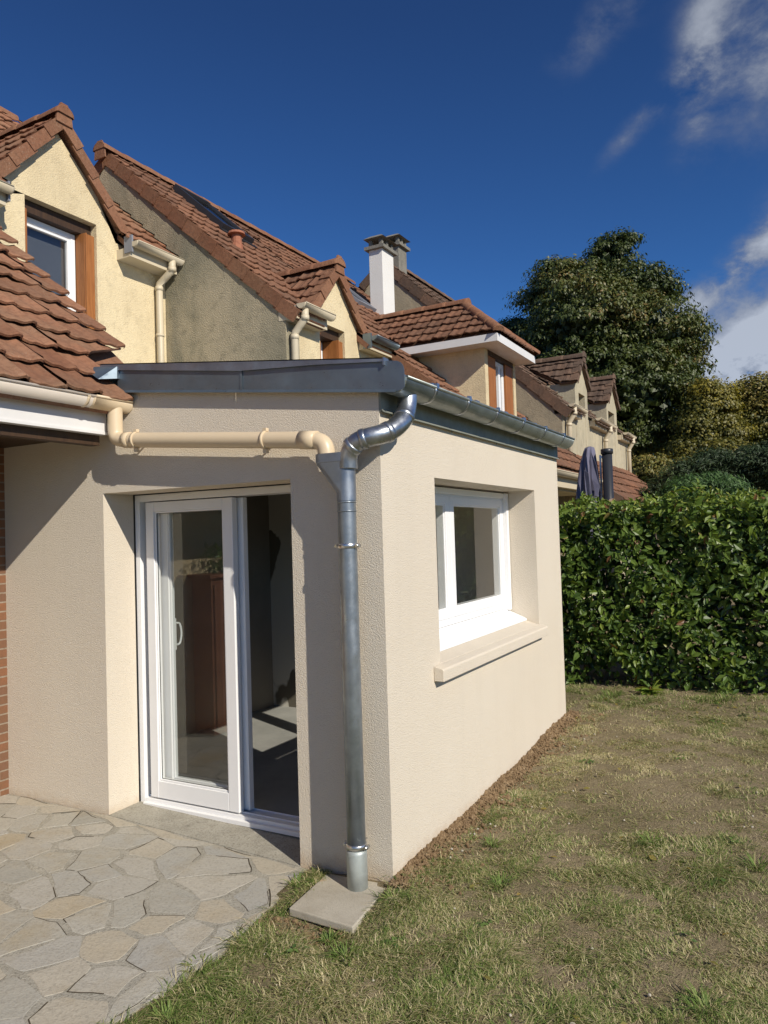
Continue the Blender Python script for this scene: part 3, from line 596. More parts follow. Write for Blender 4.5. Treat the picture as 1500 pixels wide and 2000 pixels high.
# ---- window in the long wall
mb=MB(); frame(mb,'y',.657,2.598,1.118,2.062,-.33,-.262,.055,.055,.05,.05,step=False)
mb.box(-.262,-.245,.66,.70,1.11,2.07); mb.box(-.262,-.222,2.545,2.592,1.11,2.07); mb.box(-.262,-.245,.70,2.545,2.028,2.07)
wn=mb.build("window",['pvc_white'],ext,bevel=.003)
for a,b in ((.712,1.448),(1.452,2.543)): 
    mb=MB(); frame(mb,'y',a,b,1.168,2.012,-.325,-.255,.072,.072,.062,.055); mb.build("casement",['pvc_white'],wn,bevel=.004)
    mb=MB(); mb.add([(-.268,a+.06,1.22),(-.268,b-.06,1.22),(-.268,b-.06,1.965),(-.268,a+.06,1.965)],[(0,1,2,3)]); mb.build("pane",['glass'],wn)
mb=MB(); mb.prism([(-.262,.657,1.118),(-.262,.657,1.10),(-.12,.657,1.030),(-.10,.657,1.022),(-.10,.657,1.036),(-.12,.657,1.048),(-.235,.657,1.095)],(0,1.94,0)); mb.build("drip_ledge",['pvc_white'],wn,bevel=.002)
mb=MB(); mb.box(-.2622,-.2605,2.592,2.5985,1.11,2.07); mb.box(-.2622,-.2605,.66,2.59,2.07,2.078); mb.build("joint_seal",['rubber'],wn)
mb=MB(); mb.prism([(-.24,.60,.90),(.062,.60-.04,.905),(.062,.56,.972),(.045,.56,.978),(-.12,.60,1.028),(-.24,.60,1.05)],(0,2.04,0))
mb=MB(); mb.prism([(.0005,.56,.904),(.064,.56,.904),(.064,.56,.968),(.056,.56,.977),(.0005,.56,.990)],(0,2.07,0)); mb.prism([(-.245,.656,.95),(.0,.656,.95),(.0,.656,.9915),(-.115,.656,1.024),(-.245,.656,1.045)],(0,1.943,0))
mb.build("window_sill",['render_new'],ext,bevel=.004)

# ================================================================ OWN HOUSE
S_=.88; nV=lambda s: V3(-1,0,s)/math.hypot(1,s)
def lin(a,b): return lambda v:a+b*v
own=thing("row_house","cream house with red tiled porch roof joined to the new extension, window above","house",(-4.7,-1.5,0),"row houses")
s0=.862; cosA=1/math.hypot(1,s0)
mb=MB(); mb.box(-3.30,-3.05,-.62,0.0,-.1,2.5,0); mb.box(-3.30,-3.05,-9,-.62,-.1,2.5,1); mb.build("ground_floor_wall",['brick','render_cream'],own)
mb=MB(); L=(4.72-1.80)/cosA; O=V3(-1.775,0,2.615)
um=lambda v: -9.0
ux=lambda v: (-.02 if v<.62 else .46)
tiles(mb,O,(0,1,0),nV(s0),L,lambda v:-6.0,ux,tw=.245,th=.258,nu=13,amp=.021,lift=.036,jit=.009,seed=4)
slab_quad(mb,(-1.80,-9,2.59),(-1.80,-.03,2.59),(-2.25,-.03,2.978),(-2.25,-9,2.978),.05,0); slab_quad(mb,(-2.25,-9,2.978),(-2.25,.45,2.978),(-4.72,.45,5.107),(-4.72,-9,5.107),.05,0)
mb.build("porch_roof",['tile_red'],own)
mb=MB(); half_round(mb,(-1.885,-9,2.632),(-1.885,-.27,2.632),(1,0,0),.062)
mb.tube([(-1.815,-.19,2.632-.062),(-1.815,-.0,2.632-.062)],.0,4) if False else None
og=mb.build("gutter",['pvc_pale'],own); mb=MB(); half_round(mb,(-1.888,-.29,2.634),(-1.888,-.008,2.634),(1,0,0),.066); mb.build("gutter_end",['pvc_beige'],own)
for y in (-.34,-1.2,-2.1,-3.0):
    mb=MB(); pr=[(-1.823-.066*math.cos(math.pi*k/10),2.634-.066*math.sin(math.pi*k/10)) for k in range(11)]; mb.add([(x,y-.009,z) for x,z in pr]+[(x,y+.009,z) for x,z in pr],[(i,i+1,i+12,i+11) for i in range(10)],0,.5,True); mb.box(-1.77,-1.755,y-.009,y+.009,2.625,2.65)
    mb.build("gutter_clip",['pvc_beige'],og,solid=.004)
mb=MB(); mb.box(-1.93,-1.892,-9,-.10,2.445,2.62); mb.box(-1.945,-1.884,-9,-.10,2.432,2.449); mb.build("fascia",['fascia_white'],own)
mb=MB(); mb.box(-3.05,-1.945,-9,-.002,2.455,2.468); mb.box(-2.02,-1.945,-9,-.11,2.37,2.455); mb.build("soffit",['dark_wood'],own)
# upper storey
XO=-4.72
eo=lambda y: 5.13
def up_top(y): return max(5.12, 6.02-1.0*0 - abs(y-1.81)*1.0/.735*.66 - .03) if abs(y-1.81)<.76 else 5.12
def otop(y): 
    d=abs(y-1.81); return 6.05-.95*d if d<=.735 else 5.14
mb=MB(); us=[-9,1.05,1.0701,1.41,1.81,2.285,2.5499,2.57,3.30]
gridwall(mb,(XO,0,0),(0,1,0),(1,0,0),.25,us,[2.5,4.05,5.255],otop,[(1.41,2.285,4.05,5.255)],0)
# the top row must not dip below the window head: cheeks of the dormer
mb.box(XO-1.3,XO-.25,1.07,1.09,4.9,5.45); mb.box(XO-1.3,XO-.25,2.53,2.55,4.9,5.45)
mb.build("upper_wall",['render_cream'],own)
def dormer_roof(parent,X,yc,hw,ze,za,xb_e,xb_a,mat='tile_red',rk=.12,seed=9,th=.26,ov=.06,nu=7,ridge_mat='tile_ridge',simple=False):
    """gabled dormer roof: eaves at +-hw,z=ze, ridge za, front at X+ov, back at xb_*"""
    mb=MB()
    for sd in (-1,1):
        E=V3(X+ov,yc+sd*hw,ze); A=V3(X+ov,yc,za); vl=np.linalg.norm(A-E); V=(A-E)/vl
        tiles(mb,E,(-1,0,0),V,vl,lambda v:.0,lambda v:(X+ov)-(xb_e+(xb_a-xb_e)*v/vl),tw=.24,th=th,nu=nu,amp=.02,lift=.03,seed=seed+sd)
        Eb=V3(xb_e,yc+sd*hw,ze); Ab=V3(xb_a,yc,za); slab_quad(mb,tuple(E),tuple(A),tuple(Ab),tuple(Eb),.05)
    mb.build("dormer_roof",[mat],parent)
    mb=MB()
    for sd in (-1,1): rake((X+ov,yc+sd*hw,ze),(X+ov,yc,za),(1,0,0),drop=rk,wid=.12,step=.30,mb=mb,seed=seed+5*sd)
    ridge((X+ov+.03,yc,za+.02),(xb_a,yc,za+.02),rad=.095,mb=mb,seed=seed)
    vs=[]
    mb.prism([(X+ov+.02,yc-.10,za-.10),(X+ov+.02,yc+.10,za-.10),(X+ov+.02,yc+.085,za+.03),(X+ov+.02,yc+.04,za+.115),(X+ov+.02,yc-.04,za+.115),(X+ov+.02,yc-.085,za+.03)],(.022,0,0),0,.8)
    mb.build("dormer_ridge",[ridge_mat],parent)
dormer_roof(own,XO,1.81,.80,5.28,6.22,XO-.25,XO-1.25,seed=12,ov=.07,nu=9)
# main roof right and left of the dormer
L=3.0/ (1/math.hypot(1,.88)); mb=MB(); 
tiles(mb,(XO+.20,0,5.13),(0,1,0),nV(.88),L,lambda v:(2.52 if v<.35 else (2.5-.35*(v-.35) if v<1.6 else 1.5)),lambda v:3.30,tw=.245,th=.26,nu=9,seed=31)
tiles(mb,(XO+.20,0,5.13),(0,1,0),nV(.88),L,lambda v:-4,lambda v:(1.10 if v<.35 else (1.1+.35*(v-.35) if v<1.6 else 1.5)),tw=.245,th=.26,nu=9,seed=32)
slab_quad(mb,(XO+.18,-9,5.10),(XO+.18,1.05,5.10),(XO-2.8,1.05,7.722),(XO-2.8,-9,7.722),.05); slab_quad(mb,(XO+.18,2.57,5.10),(XO+.18,3.30,5.10),(XO-2.8,3.30,7.722),(XO-2.8,2.57,7.722),.05); slab_quad(mb,(XO-1.0,1.05,6.14),(XO-1.0,2.57,6.14),(XO-2.8,2.57,7.722),(XO-2.8,1.05,7.722),.05)
mb.build("main_roof",['tile_red'],own)
mb=MB(); ridge((XO-2.8,-9,7.74),(XO-2.8,3.3,7.74),mb=mb); mb.build("ridge_tiles",['tile_ridge'],own)
def eave_gutter(parent,x,y0,y1,z,rad=.06,mat='pvc_cream_old',board=True):
    mb=MB(); half_round(mb,(x,y0,z),(x,y1,z),(1,0,0),rad,bead=.007); g=mb.build("gutter",[mat],parent)
    if board: mb=MB(); mb.box(x-.25,x-.03,y0,y1,z-.15,z-.04,0); mb.box(x-.03,x-.004,y0-.004,y1+.004,z-.15,z-.01,0); mb.build("fascia",['pvc_cream_old'],parent)
    return g
eave_gutter(own,XO+.225,2.56,3.27,5.10); eave_gutter(own,XO+.225,-4,1.05,5.10)
def box_end(parent,x,y,z,mat='lead'):
    mb=MB(); mb.box(x-.02,x+.10,y-.012,y+.010,z-.13,z+.06); mb.build("flashing_end",[mat],parent)
box_end(own,XO+.16,2.555,5.12); box_end(own,XO+.16,1.065,5.12)
def down(parent,x,y,z1,z0,xw,mat='pvc_cream_old',r=.042,rings=2):
    """eave downpipe: outlet at x,y,z1, swan neck back to the wall plane xw, down to z0"""
    xp=xw+r+.03; P=[(x,y,z1),(x,y,z1-.10),(x-.012,y,z1-.13),((x+xp)/2,y,z1-.19),(xp+.01,y,z1-.25),(xp,y,z1-.28),(xp,y,z0)]
    mb=MB(); mb.tube(P,r,12); mb.tube([(x,y,z1-.09),(x,y,z1-.14)],r+.005,12); mb.tube([(xp,y,z1-.28),(xp,y,z1-.33)],r+.005,12)
    for k in range(rings): z=z1-.85-.9*k; mb.tube([(xp,y,z),(xp,y,z-.03)],r+.007,12)
    return mb.build("downpipe",[mat],parent)
down(own,XO+.285,3.13,5.07,2.9,XO)
# window with folded timber shutters
def shut_window(parent,X,y0,y1,z0,z1,rec=.14,fr=.055,mid=False,sh=True,glassm='glass_dark',both=True):
    if sh:
        for a in ((y0+.006,y0+.046),(y1-.14,y1-.006)):
            mb=MB(); mb.box(X-rec,X-.03,a[0],a[1],z0,z1-.13); mb.box(X-rec+.02,X-.008,a[0]+(.004 if a[0]>y0+.1 else .004),a[0]+.02,z0,z1-.13); mb.build("shutter",['shutter_wood'],parent,bevel=.003)
    mb=MB(); mb.box(X-rec-.03,X-.085,y0+.003,y1-.003,z1-.125,z1-.003); mb.build("shutter_box",['dark_wood'],parent)
    a0=y0+.05; a1=y1-(.145 if sh else .05); mb=MB(); frame(mb,'y',a0,a1,z0+.02,z1-.13,X-rec-.06,X-rec+.0,fr,fr,fr,fr)
    frame(mb,'y',a0+fr-.01,a1-fr+.01,z0+.02+fr-.01,z1-.13-fr+.01,X-rec-.06,X-rec-.012,fr*.8,fr*.8,fr*.8,fr*.8,step=False)
    w_=mb.build("window",['pvc_white'],parent,bevel=.003)
    mb=MB(); mb.add([(X-rec-.04,a0+fr,z0+.05),(X-rec-.04,a1-fr,z0+.05),(X-rec-.04,a1-fr,z1-.18),(X-rec-.04,a0+fr,z1-.18)],[(0,1,2,3)]); mb.build("pane",[glassm],w_)
    mb=MB(); mb.box(X-rec-.14,X-rec-.10,y0-.1,y1+.1,z0-.3,z1+.1); mb.build("curtain",['curtain'],w_)
shut_window(own,XO,1.41,2.285,4.05,5.255,rec=.17)

# ---------------------------------------------------------------- planter and cupboard beside the porch wall (mirrored in the door)
t=thing("garden_cupboard","brown timber garden cupboard against the cream porch wall","cupboard",(-3.0,-2.0,.03))
mb=MB(); mb.box(-3.04,-2.70,-2.75,-1.15,.03,1.42); mb.box(-2.70,-2.685,-2.72,-1.97,.08,1.36); mb.box(-2.70,-2.685,-1.93,-1.18,.08,1.36); mb.build("cabinet",['planter_wood'],t,bevel=.004)
mb=MB(); mb.box(-3.045,-2.66,-2.80,-1.10,1.42,1.45); mb.build("top",['planter_wood'],t,bevel=.004)

# ================================================================ NEIGHBOUR HOUSE (grey gable, dormer, hipped dormer, white chimney)
nb=thing("row_house","house with stained grey gable, skylight, white chimney and hipped dormer behind the extension","house",(-4.5,6,0),"row houses")
XB=-2.95; zB=lambda x: 6.77-.88*(x+5.7)
mb=MB()   # gable wall and body
def gable(mb,Y,xf,xr,zr,xb,s,th=.25,z0=0,mi=0,low=.06):
    zt=lambda x: zr-abs(x-xr)*s-low
    mb.prism([(xf,Y,z0),(xf,Y,zt(xf)),(xr,Y,zt(xr)),(xb,Y,zt(xb)),(xb,Y,z0)],(0,th,0),mi)
gable(mb,3.305,XB,-5.7,6.77,-8.4,.88); mb.build("gable_wall",['render_grey'],nb)
def btop(y):
    d=abs(y-4.34); return 5.02-1.2*d if d<=.505 else 4.20
mb=MB(); gridwall(mb,(XB,0,0),(0,1,0),(1,0,0),.25,[3.556,3.834,3.8341+.0,3.98,4.34,4.70,4.845,4.8451,5.5],[0,3.2,4.26],btop,[(3.98,4.70,3.2,4.26)],0) if False else None
# facade pieces: panel left, right, under, gable head
mb=MB(); XBf=XB-.002
mb.prism([(XBf,3.556,0),(XBf,3.556,4.25),(XBf,3.84,4.25),(XBf,3.84,4.40),(XBf,3.985,4.60),(XBf,3.985,0)],(-.25,0,0))
mb.prism([(XBf,4.545,0),(XBf,4.545,4.75),(XBf,4.84,4.42),(XBf,4.84,4.25),(XBf,5.5,4.25),(XBf,5.5,0)],(-.25,0,0))
mb.prism([(XBf,3.985,4.30),(XBf,3.985,4.60),(XBf,4.34,5.02),(XBf,4.545,4.75),(XBf,4.545,4.30)],(-.25,0,0)); mb.prism([(XBf,3.985,0),(XBf,3.985,3.2),(XBf,4.545,3.2),(XBf,4.545,0)],(-.25,0,0))
mb.box(XB-1.0,XB-.25,3.84,3.86,4.1,4.5); mb.box(XB-1.0,XB-.25,4.82,4.84,4.1,4.5); mb.box(-8.4,XB,5.45,5.5,0,4.2)
mb.build("front_wall",['render_cream'],nb)
mb=MB(); L=(5.7-2.78)*math.hypot(1,.88)
tiles(mb,(-2.78,0,zB(-2.78)),(0,1,0),nV(.88),L,lambda v:3.30,lambda v:(3.80 if v<.45 else 5.5),tw=.245,th=.27,nu=7,seed=51)
tiles(mb,(-2.78,0,zB(-2.78)),(0,1,0),nV(.88),.50,lambda v:4.86,lambda v:5.5,tw=.245,th=.27,nu=7,seed=52)
Ob=V3(-1.0,0,zB(-1.0)); L2=(5.7-1.0)*math.hypot(1,.88)
tiles(mb,Ob,(0,1,0),nV(.88),L2,lambda v:5.5,lambda v:9.45,tw=.245,th=.27,nu=6,seed=53)
slab_quad(mb,(-3.0,3.32,zB(-3.0)-.02),(-3.0,5.5,zB(-3.0)-.02),(-5.7,5.5,6.75),(-5.7,3.32,6.75),.06); slab_quad(mb,(-1.0,5.5,zB(-1.0)-.02),(-1.0,9.5,zB(-1)-.02),(-5.7,9.5,6.75),(-5.7,5.5,6.75),.06)
slab_quad(mb,(-2.78,3.32,zB(-2.78)-.02),(-2.78,3.84,zB(-2.78)-.02),(-3.0,3.84,zB(-3)-.02),(-3.0,3.32,zB(-3)-.02),.06); slab_quad(mb,(-2.78,4.84,zB(-2.78)-.02),(-2.78,5.5,zB(-2.78)-.02),(-3.0,5.5,zB(-3)-.02),(-3.0,4.84,zB(-3)-.02),.06)
slab_quad(mb,(-5.7,3.32,6.75),(-5.7,9.5,6.75),(-8.6,9.5,4.2),(-8.6,3.32,4.2),.06)
mb.build("roof",['tile_brown'],nb)
mb=MB(); rake((-2.78,3.31,zB(-2.78)),(-5.7,3.31,6.77),(0,-1,0),drop=.15,wid=.12,step=.31,mb=mb,seed=8); rake((-8.5,3.31,4.3),(-5.7,3.31,6.77),(0,-1,0),drop=.15,mb=mb,seed=9)
ridge((-5.7,3.22,6.80),(-5.7,9.4,6.80),mb=mb,rad=.10); mb.prism([(-5.80,3.20,6.66),(-5.60,3.20,6.66),(-5.62,3.20,6.82),(-5.66,3.20,6.89),(-5.74,3.20,6.89),(-5.78,3.20,6.82)],(0,.02,0)); mb.build("verge_tiles",['tile_ridge'],nb)
dormer_roof(nb,XB,4.34,.585,4.40,5.06,XB-.25,XB-.98,seed=22,ov=.05,th=.22,nu=7,mat='tile_brown')
eave_gutter(nb,XB+.16,3.30,3.90,4.30,.06); eave_gutter(nb,XB+.16,4.88,5.5,4.29,.06,mat='zinc_dark')
box_end(nb,XB+.10,4.87,4.27,'zinc_dark'); mb=MB(); mb.box(XB-.45,XB+.06,3.80,3.835,4.2,4.42); mb.prism([(XB+.02,3.78,4.27),(XB+.02,3.90,4.33),(XB-.5,3.90,4.80),(XB-.5,3.78,4.75)],(0,0,.02)); mb.build("dormer_flashing",['lead'],nb)
down(nb,XB+.215,3.37,4.27,2.6,XB)
shut_window(nb,XB,3.985,4.545,3.2,4.30,rec=.24)
# skylight
def on_roof(x,y,h): n=V3(.88,0,1)/math.hypot(.88,1); return V3(x,y,zB(x))+n*h
sk=MB(); xs0,xs1,y0,y1=-4.62,-5.46,4.20,4.84
def rbox(mb,xa,xb,ya,yb,h0,h1,mi=0):
    lo=[on_roof(xa,ya,h0),on_roof(xa,yb,h0),on_roof(xb,yb,h0),on_roof(xb,ya,h0)]; hi=[on_roof(xa,ya,h1),on_roof(xa,yb,h1),on_roof(xb,yb,h1),on_roof(xb,ya,h1)]; mb.hexa(lo+hi,mi)
rbox(sk,xs0,xs0-.06,y0,y1,.0,.12); rbox(sk,xs1+.06,xs1,y0,y1,.0,.13); rbox(sk,xs0-.06,xs1+.06,y0,y0+.06,.0,.12); rbox(sk,xs0-.06,xs1+.06,y1-.06,y1,.0,.12); rbox(sk,xs0+.07,xs0,y0-.03,y1+.03,.03,.055)
s_=sk.build("skylight",['dark_paint'],nb); sk=MB(); rbox(sk,xs0-.06,xs1+.06,y0+.06,y1-.06,.08,.09); sk.build("pane",['glass_sky'],s_); sk=MB(); rbox(sk,xs0-.06,xs1+.06,y0+.06,y1-.06,.0,.045); sk.build("blind",['plaster_inside'],s_)
mb=MB(); b0=on_roof(-4.19,4.02,.0); bx,by,bz=b0; mb.tube([(bx,by,bz-.05),(bx,by,bz+.05),(bx,by,bz+.06),(bx,by,bz+.17),(bx,by,bz+.175)],[.085,.08,.065,.065,.11],14,smooth=False); mb.tube([(bx,by,bz+.175),(bx,by,bz+.205),(bx,by,bz+.22)],[.115,.105,.02],14,smooth=False); mb.build("vent_pipe",['terracotta'],nb)
mb=rake((-1.0,5.49,zB(-1)),(-2.7,5.49,zB(-2.7)),(0,-1,0),drop=.15,seed=19); mb.build('lower_verge_tiles',['tile_ridge'],nb)
# second small skylight beyond the dormer
sk=MB(); rbox(sk,-4.35,-4.95,7.15,7.20,.0,.10); rbox(sk,-4.30,-4.35,7.15,7.75,.0,.10); rbox(sk,-4.95,-5.0,7.15,7.75,0,.10); rbox(sk,-4.35,-4.95,7.70,7.75,0,.1); s2=sk.build("skylight",['lead'],nb); sk=MB(); rbox(sk,-4.35,-4.95,7.2,7.7,.06,.07); sk.build("pane",['glass_dark'],s2)
def chimney(parent,x0,x1,y0,y1,z0,z1,mat,cap='concrete_old'):
    mb=MB(); mb.box(x0,x1,y0,y1,z0,z1); c=mb.build("chimney",[mat],parent,bevel=.006)
    mb=MB(); mb.box(x0-.06,x1+.06,y0-.06,y1+.06,z1,z1+.055)
    for (a,b) in ((x0,y0),(x1-.06,y0),(x0,y1-.06),(x1-.06,y1-.06),(x0,(y0+y1)/2-.03),(x1-.06,(y0+y1)/2-.03)): mb.box(a,a+.06,b,b+.06,z1+.055,z1+.19)
    mb.hexa([(x0-.07,y0-.07,z1+.19),(x1+.07,y0-.07,z1+.19),(x1+.07,y1+.07,z1+.19),(x0-.07,y1+.07,z1+.19),(x0+.02,y0+.02,z1+.255),(x1-.02,y0+.02,z1+.255),(x1-.02,y1-.02,z1+.255),(x0+.02,y1-.02,z1+.255)]); mb.build("chimney_cap",[cap],c)
chimney(nb,-4.50,-4.235,8.0,8.42,5.2,6.76,'render_white')
# hipped dormer
XH=-1.8; hy0,hy1=6.36,7.66; ze=4.36; xo=-1.5; yo0,yo1=6.06,7.72; ym=(yo0+yo1)/2-.02; za=5.12; xa=-2.28
hd=MB(); 
mb=MB(); mb.box(-3.3,XH,hy0,hy0+.12,2.8,ze-.01); mb.box(-3.3,XH,hy1-.10,hy1,2.8,ze-.01); mb.box(XH-.12,XH,hy0+.12,hy1-.10,2.8,3.25); mb.box(XH-.5,XH-.45,hy0+.12,hy1-.1,2.8,ze); hm=mb.build("dormer_wall",['render_cream'],nb)
mb=MB()
# side plane facing -y : eave along x at y=yo0
E0=V3(xo,yo0,ze+.07); vl=math.hypot(ym-yo0,za-ze-.05); V=V3(0,ym-yo0,za-ze-.07)/vl
tiles(mb,E0,(-1,0,0),V,vl,lambda v:(xo-xa)*v/vl,lambda v:1.45+1.05*v/vl,tw=.235,th=.215,nu=9,amp=.02,seed=61)
E1=V3(xo,yo0,ze+.07); vf=math.hypot(xo-xa,za-ze-.07); V=V3(xa-xo,0,za-ze-.07)/vf; hw_=(yo1-yo0)
tiles(mb,E1,(0,1,0),V,vf,lambda v:(ym-yo0)*v/vf,lambda v:hw_-(yo1-ym)*v/vf,tw=.235,th=.215,nu=9,amp=.02,seed=62)
mb.hexa([(xo,yo0,ze+.04),(xo,yo1,ze+.04),(-3.9,yo1,ze+.04),(-3.9,yo0,ze+.04),(xa,ym-.01,za-.02),(xa,ym+.01,za-.02),(-4.0,ym+.01,za-.02),(-4.0,ym-.01,za-.02)])
mb.build("dormer_roof",['tile_brown'],nb)
mb=MB(); ridge((xo+.02,yo0+.0,ze+.10),(xa,ym,za+.02),rad=.075,step=.3,mb=mb); ridge((xo+.02,yo1,ze+.10),(xa,ym,za+.02),rad=.075,step=.3,mb=mb); ridge((xa+.05,ym,za+.03),(-4.0,ym,za+.03),rad=.085,mb=mb); mb.build("dormer_ridge",['tile_ridge'],nb)
mb=MB(); mb.box(xo-1.75,xo,yo0,yo0+.02,ze-.06,ze+.045); mb.box(xo-.02,xo+.002,yo0+.02,yo1-.02,ze-.06,ze+.045); mb.box(xo-1.75,xo,yo1-.02,yo1,ze-.06,ze+.045); mb.box(-3.2,xo-.02,yo0+.02,yo1-.02,ze-.05,ze-.035); mb.build("dormer_fascia",['fascia_white'],nb)
# window of the hipped dormer
for a in ((hy0+.125,hy0+.15,0),(hy0+.17,hy0+.46,1),(hy1-.42,hy1-.11,1)):
    mb=MB(); mb.box(XH-.045 if a[2] else XH-.2,XH-.012 if a[2] else XH-.02,a[0],a[1],3.25,ze-.12); mb.build("shutter",['shutter_wood' if a[2] else 'dark_wood'],nb,bevel=.003)
mb=MB(); mb.box(XH-.22,XH-.0,hy0+.12,hy1-.10,ze-.12,ze-.04); mb.build("shutter_box",['dark_wood'],nb)
mb=MB(); frame(mb,'y',hy0+.46,hy1-.42,3.25,ze-.13,XH-.10,XH-.045,.055,.055,.05,.05); mb.box(XH-.10,XH-.04,(hy0+hy1)/2-.0,(hy0+hy1)/2+.07,3.3,ze-.18); w_=mb.build("window",['pvc_white'],nb,bevel=.003)
mb=MB(); mb.add([(XH-.08,hy0+.5,3.28),(XH-.08,hy1-.45,3.28),(XH-.08,hy1-.45,ze-.16),(XH-.08,hy0+.5,ze-.16)],[(0,1,2,3)]); mb.build("pane",['glass_dark'],w_)
# low eave of the neighbour
mb=MB(); half_round(mb,(-1.0,5.5,2.56),(-1.0,9.3,2.56),(1,0,0),.065); mb.box(-1.1,-1.0,5.5,9.3,2.36,2.58); mb.build("gutter",['pvc_cream_old'],nb)
mb=MB(); mb.box(-2.4,-2.2,5.5,9.5,0,2.7); mb.box(-2.2,-1.1,5.6,9.3,2.33,2.36); mb.build("porch_wall",['render_far'],nb)

# ================================================================ FAR HOUSE
fh=thing("row_house","farthest cream house of the row, two small gabled dormers under old dark tiles","house",(-4,12.5,0),"row houses")
XD=-1.6; YD=9.5; xrD=-5.06; zrD=7.2; sD=.94; zD=lambda x: zrD-sD*(x-xrD)
mb=MB(); gable(mb,YD,XD,xrD,zrD,-8.6,sD,low=.08); mb.build("gable_wall",['render_far_gable'],fh)
DY=((10.93,.47,5.03,10.72,11.20),(13.64,.52,5.08,13.28,13.9))
mb=MB(); X=XD-.002
mb.prism([(X,YD+.252,0),(X,YD+.252,3.9),(X,15.4,3.9),(X,15.4,0)],(-.25,0,0))
for yc,hw,za_,w0,w1 in DY:
    zt=lambda y: za_-.06-(abs(y-yc))*1.0
    ws=4.22; wh=.17
    # front of the dormer with its small window opening
    X1=XD+.003
    mb.prism([(X1,yc-hw,3.0),(X1,yc-hw,zt(yc-hw)),(X1,w0,zt(w0)),(X1,w0,3.0)],(-.2,0,0)); mb.prism([(X1,w1,3.0),(X1,w1,zt(w1)),(X1,yc+hw,zt(yc+hw)),(X1,yc+hw,3.0)],(-.2,0,0))
    mb.prism([(X1,w0,4.33),(X1,w0,zt(w0)),(X1,yc,zt(yc)),(X1,w1,zt(w1)),(X1,w1,4.33)],(-.2,0,0))
    mb.box(XD-1.2,XD-.197,yc-hw,yc-hw+.02,3.8,zt(yc-hw)-.02); mb.box(XD-1.2,XD-.197,yc+hw-.02,yc+hw,3.8,zt(yc+hw)-.02)
mb.build("front_wall",['render_far'],fh)
for yc,hw,za_,w0,w1 in DY:
    mb=MB(); mb.box(XD-.20,XD-.12,w0,w1,3.85,4.33); mb.build("window",['dark_wood'],fh)
    dormer_roof(fh,XD,yc,hw+.07,za_-hw-.07,za_,XD-.25,XD-1.15,seed=int(yc*3),ov=.05,th=.2,nu=5,mat='tile_old',ridge_mat='tile_old',rk=.09)
mb=MB(); L=(5.06-1.42)*math.hypot(1,sD)
def skip(lo,hi,seed): tiles(mb,(XD+.16,0,zD(XD+.16)),(0,1,0),nV(sD),L,lambda v:(lo if lo<YD+.1 or v<.6 else lo),lambda v:hi,tw=.27,th=.28,nu=5,seed=seed)
tiles(mb,(XD-.35,0,zD(XD-.35)),(0,1,0),nV(sD),L-.68,lambda v:YD,lambda v:15.5,tw=.27,th=.28,nu=5,seed=71)
for a,b,sd_ in ((YD,10.42,72),(11.44,13.08,73),(14.2,15.5,74)): tiles(mb,(XD+.16,0,zD(XD+.16)),(0,1,0),nV(sD),.70,lambda v:a,lambda v:b,tw=.27,th=.28,nu=5,seed=sd_)
slab_quad(mb,(XD-.4,YD,zD(XD-.4)-.02),(XD-.4,15.5,zD(XD-.4)-.02),(xrD,15.5,zrD-.02),(xrD,YD,zrD-.02),.07); slab_quad(mb,(xrD,YD,zrD-.02),(xrD,15.5,zrD-.02),(-8.8,15.5,zrD-.02-sD*3.74),(-8.8,YD,zrD-.02-sD*3.74),.07)
mb.build("roof",['tile_old'],fh)
mb=MB(); rake((XD+.16,YD,zD(XD+.16)),(xrD,YD,zrD),(0,-1,0),drop=.17,mb=mb,seed=81); rake((-8.6,YD,zrD-sD*3.54),(xrD,YD,zrD),(0,-1,0),drop=.17,mb=mb,seed=82); ridge((xrD,YD,zrD+.03),(xrD,15.5,zrD+.03),mb=mb); mb.build("verge_tiles",['tile_old'],fh)
for a,b in ((YD+.0,11.1-.62),(11.5,13.1),(14.2,15.3)): eave_gutter(fh,XD+.12,a,b,3.93,.055)
for y,z0 in ((9.68,2.6),(12.6,2.6),(15.1,2.6)): down(fh,XD+.175,y,3.9,z0,XD,r=.045)
chimney(fh,-5.06,-4.80,9.75,10.1,6.6,7.50,'concrete_old')
mb=MB(); tiles(mb,(-.35,0,2.0),(0,1,0),nV(.9),1.25*math.hypot(1,.9),lambda v:YD-.3,lambda v:15.2,tw=.27,th=.28,nu=5,seed=91); slab_quad(mb,(-.35,YD-.3,1.98),(-.35,15.2,1.98),(XD,15.2,3.105),(XD,YD-.3,3.105),.06)
mb.build("porch_roof",['tile_brown'],fh)
mb=MB(); rake((-.35,YD-.3,2.0),(XD,YD-.3,3.125),(0,-1,0),drop=.15,mb=mb,seed=95); mb.build("porch_verge",['tile_old'],fh)

# ================================================================ GARDEN
# slab under the downpipe
mb=MB(); mb.hexa([(-.34,-.425,-.052),(.025,-.437,-.055),(-.02,-.002,-.052),(-.372,-.04,-.052),(-.34,-.425,-.012),(.025,-.437,-.017),(-.02,-.002,-.016),(-.372,-.04,-.010)]); 
o=mb.build("concrete_slab",['slab'],None,org=(-.18,-.22,-.06),bevel=.006); tag(o,"square beige concrete slab on the ground under the zinc downpipe","slab")
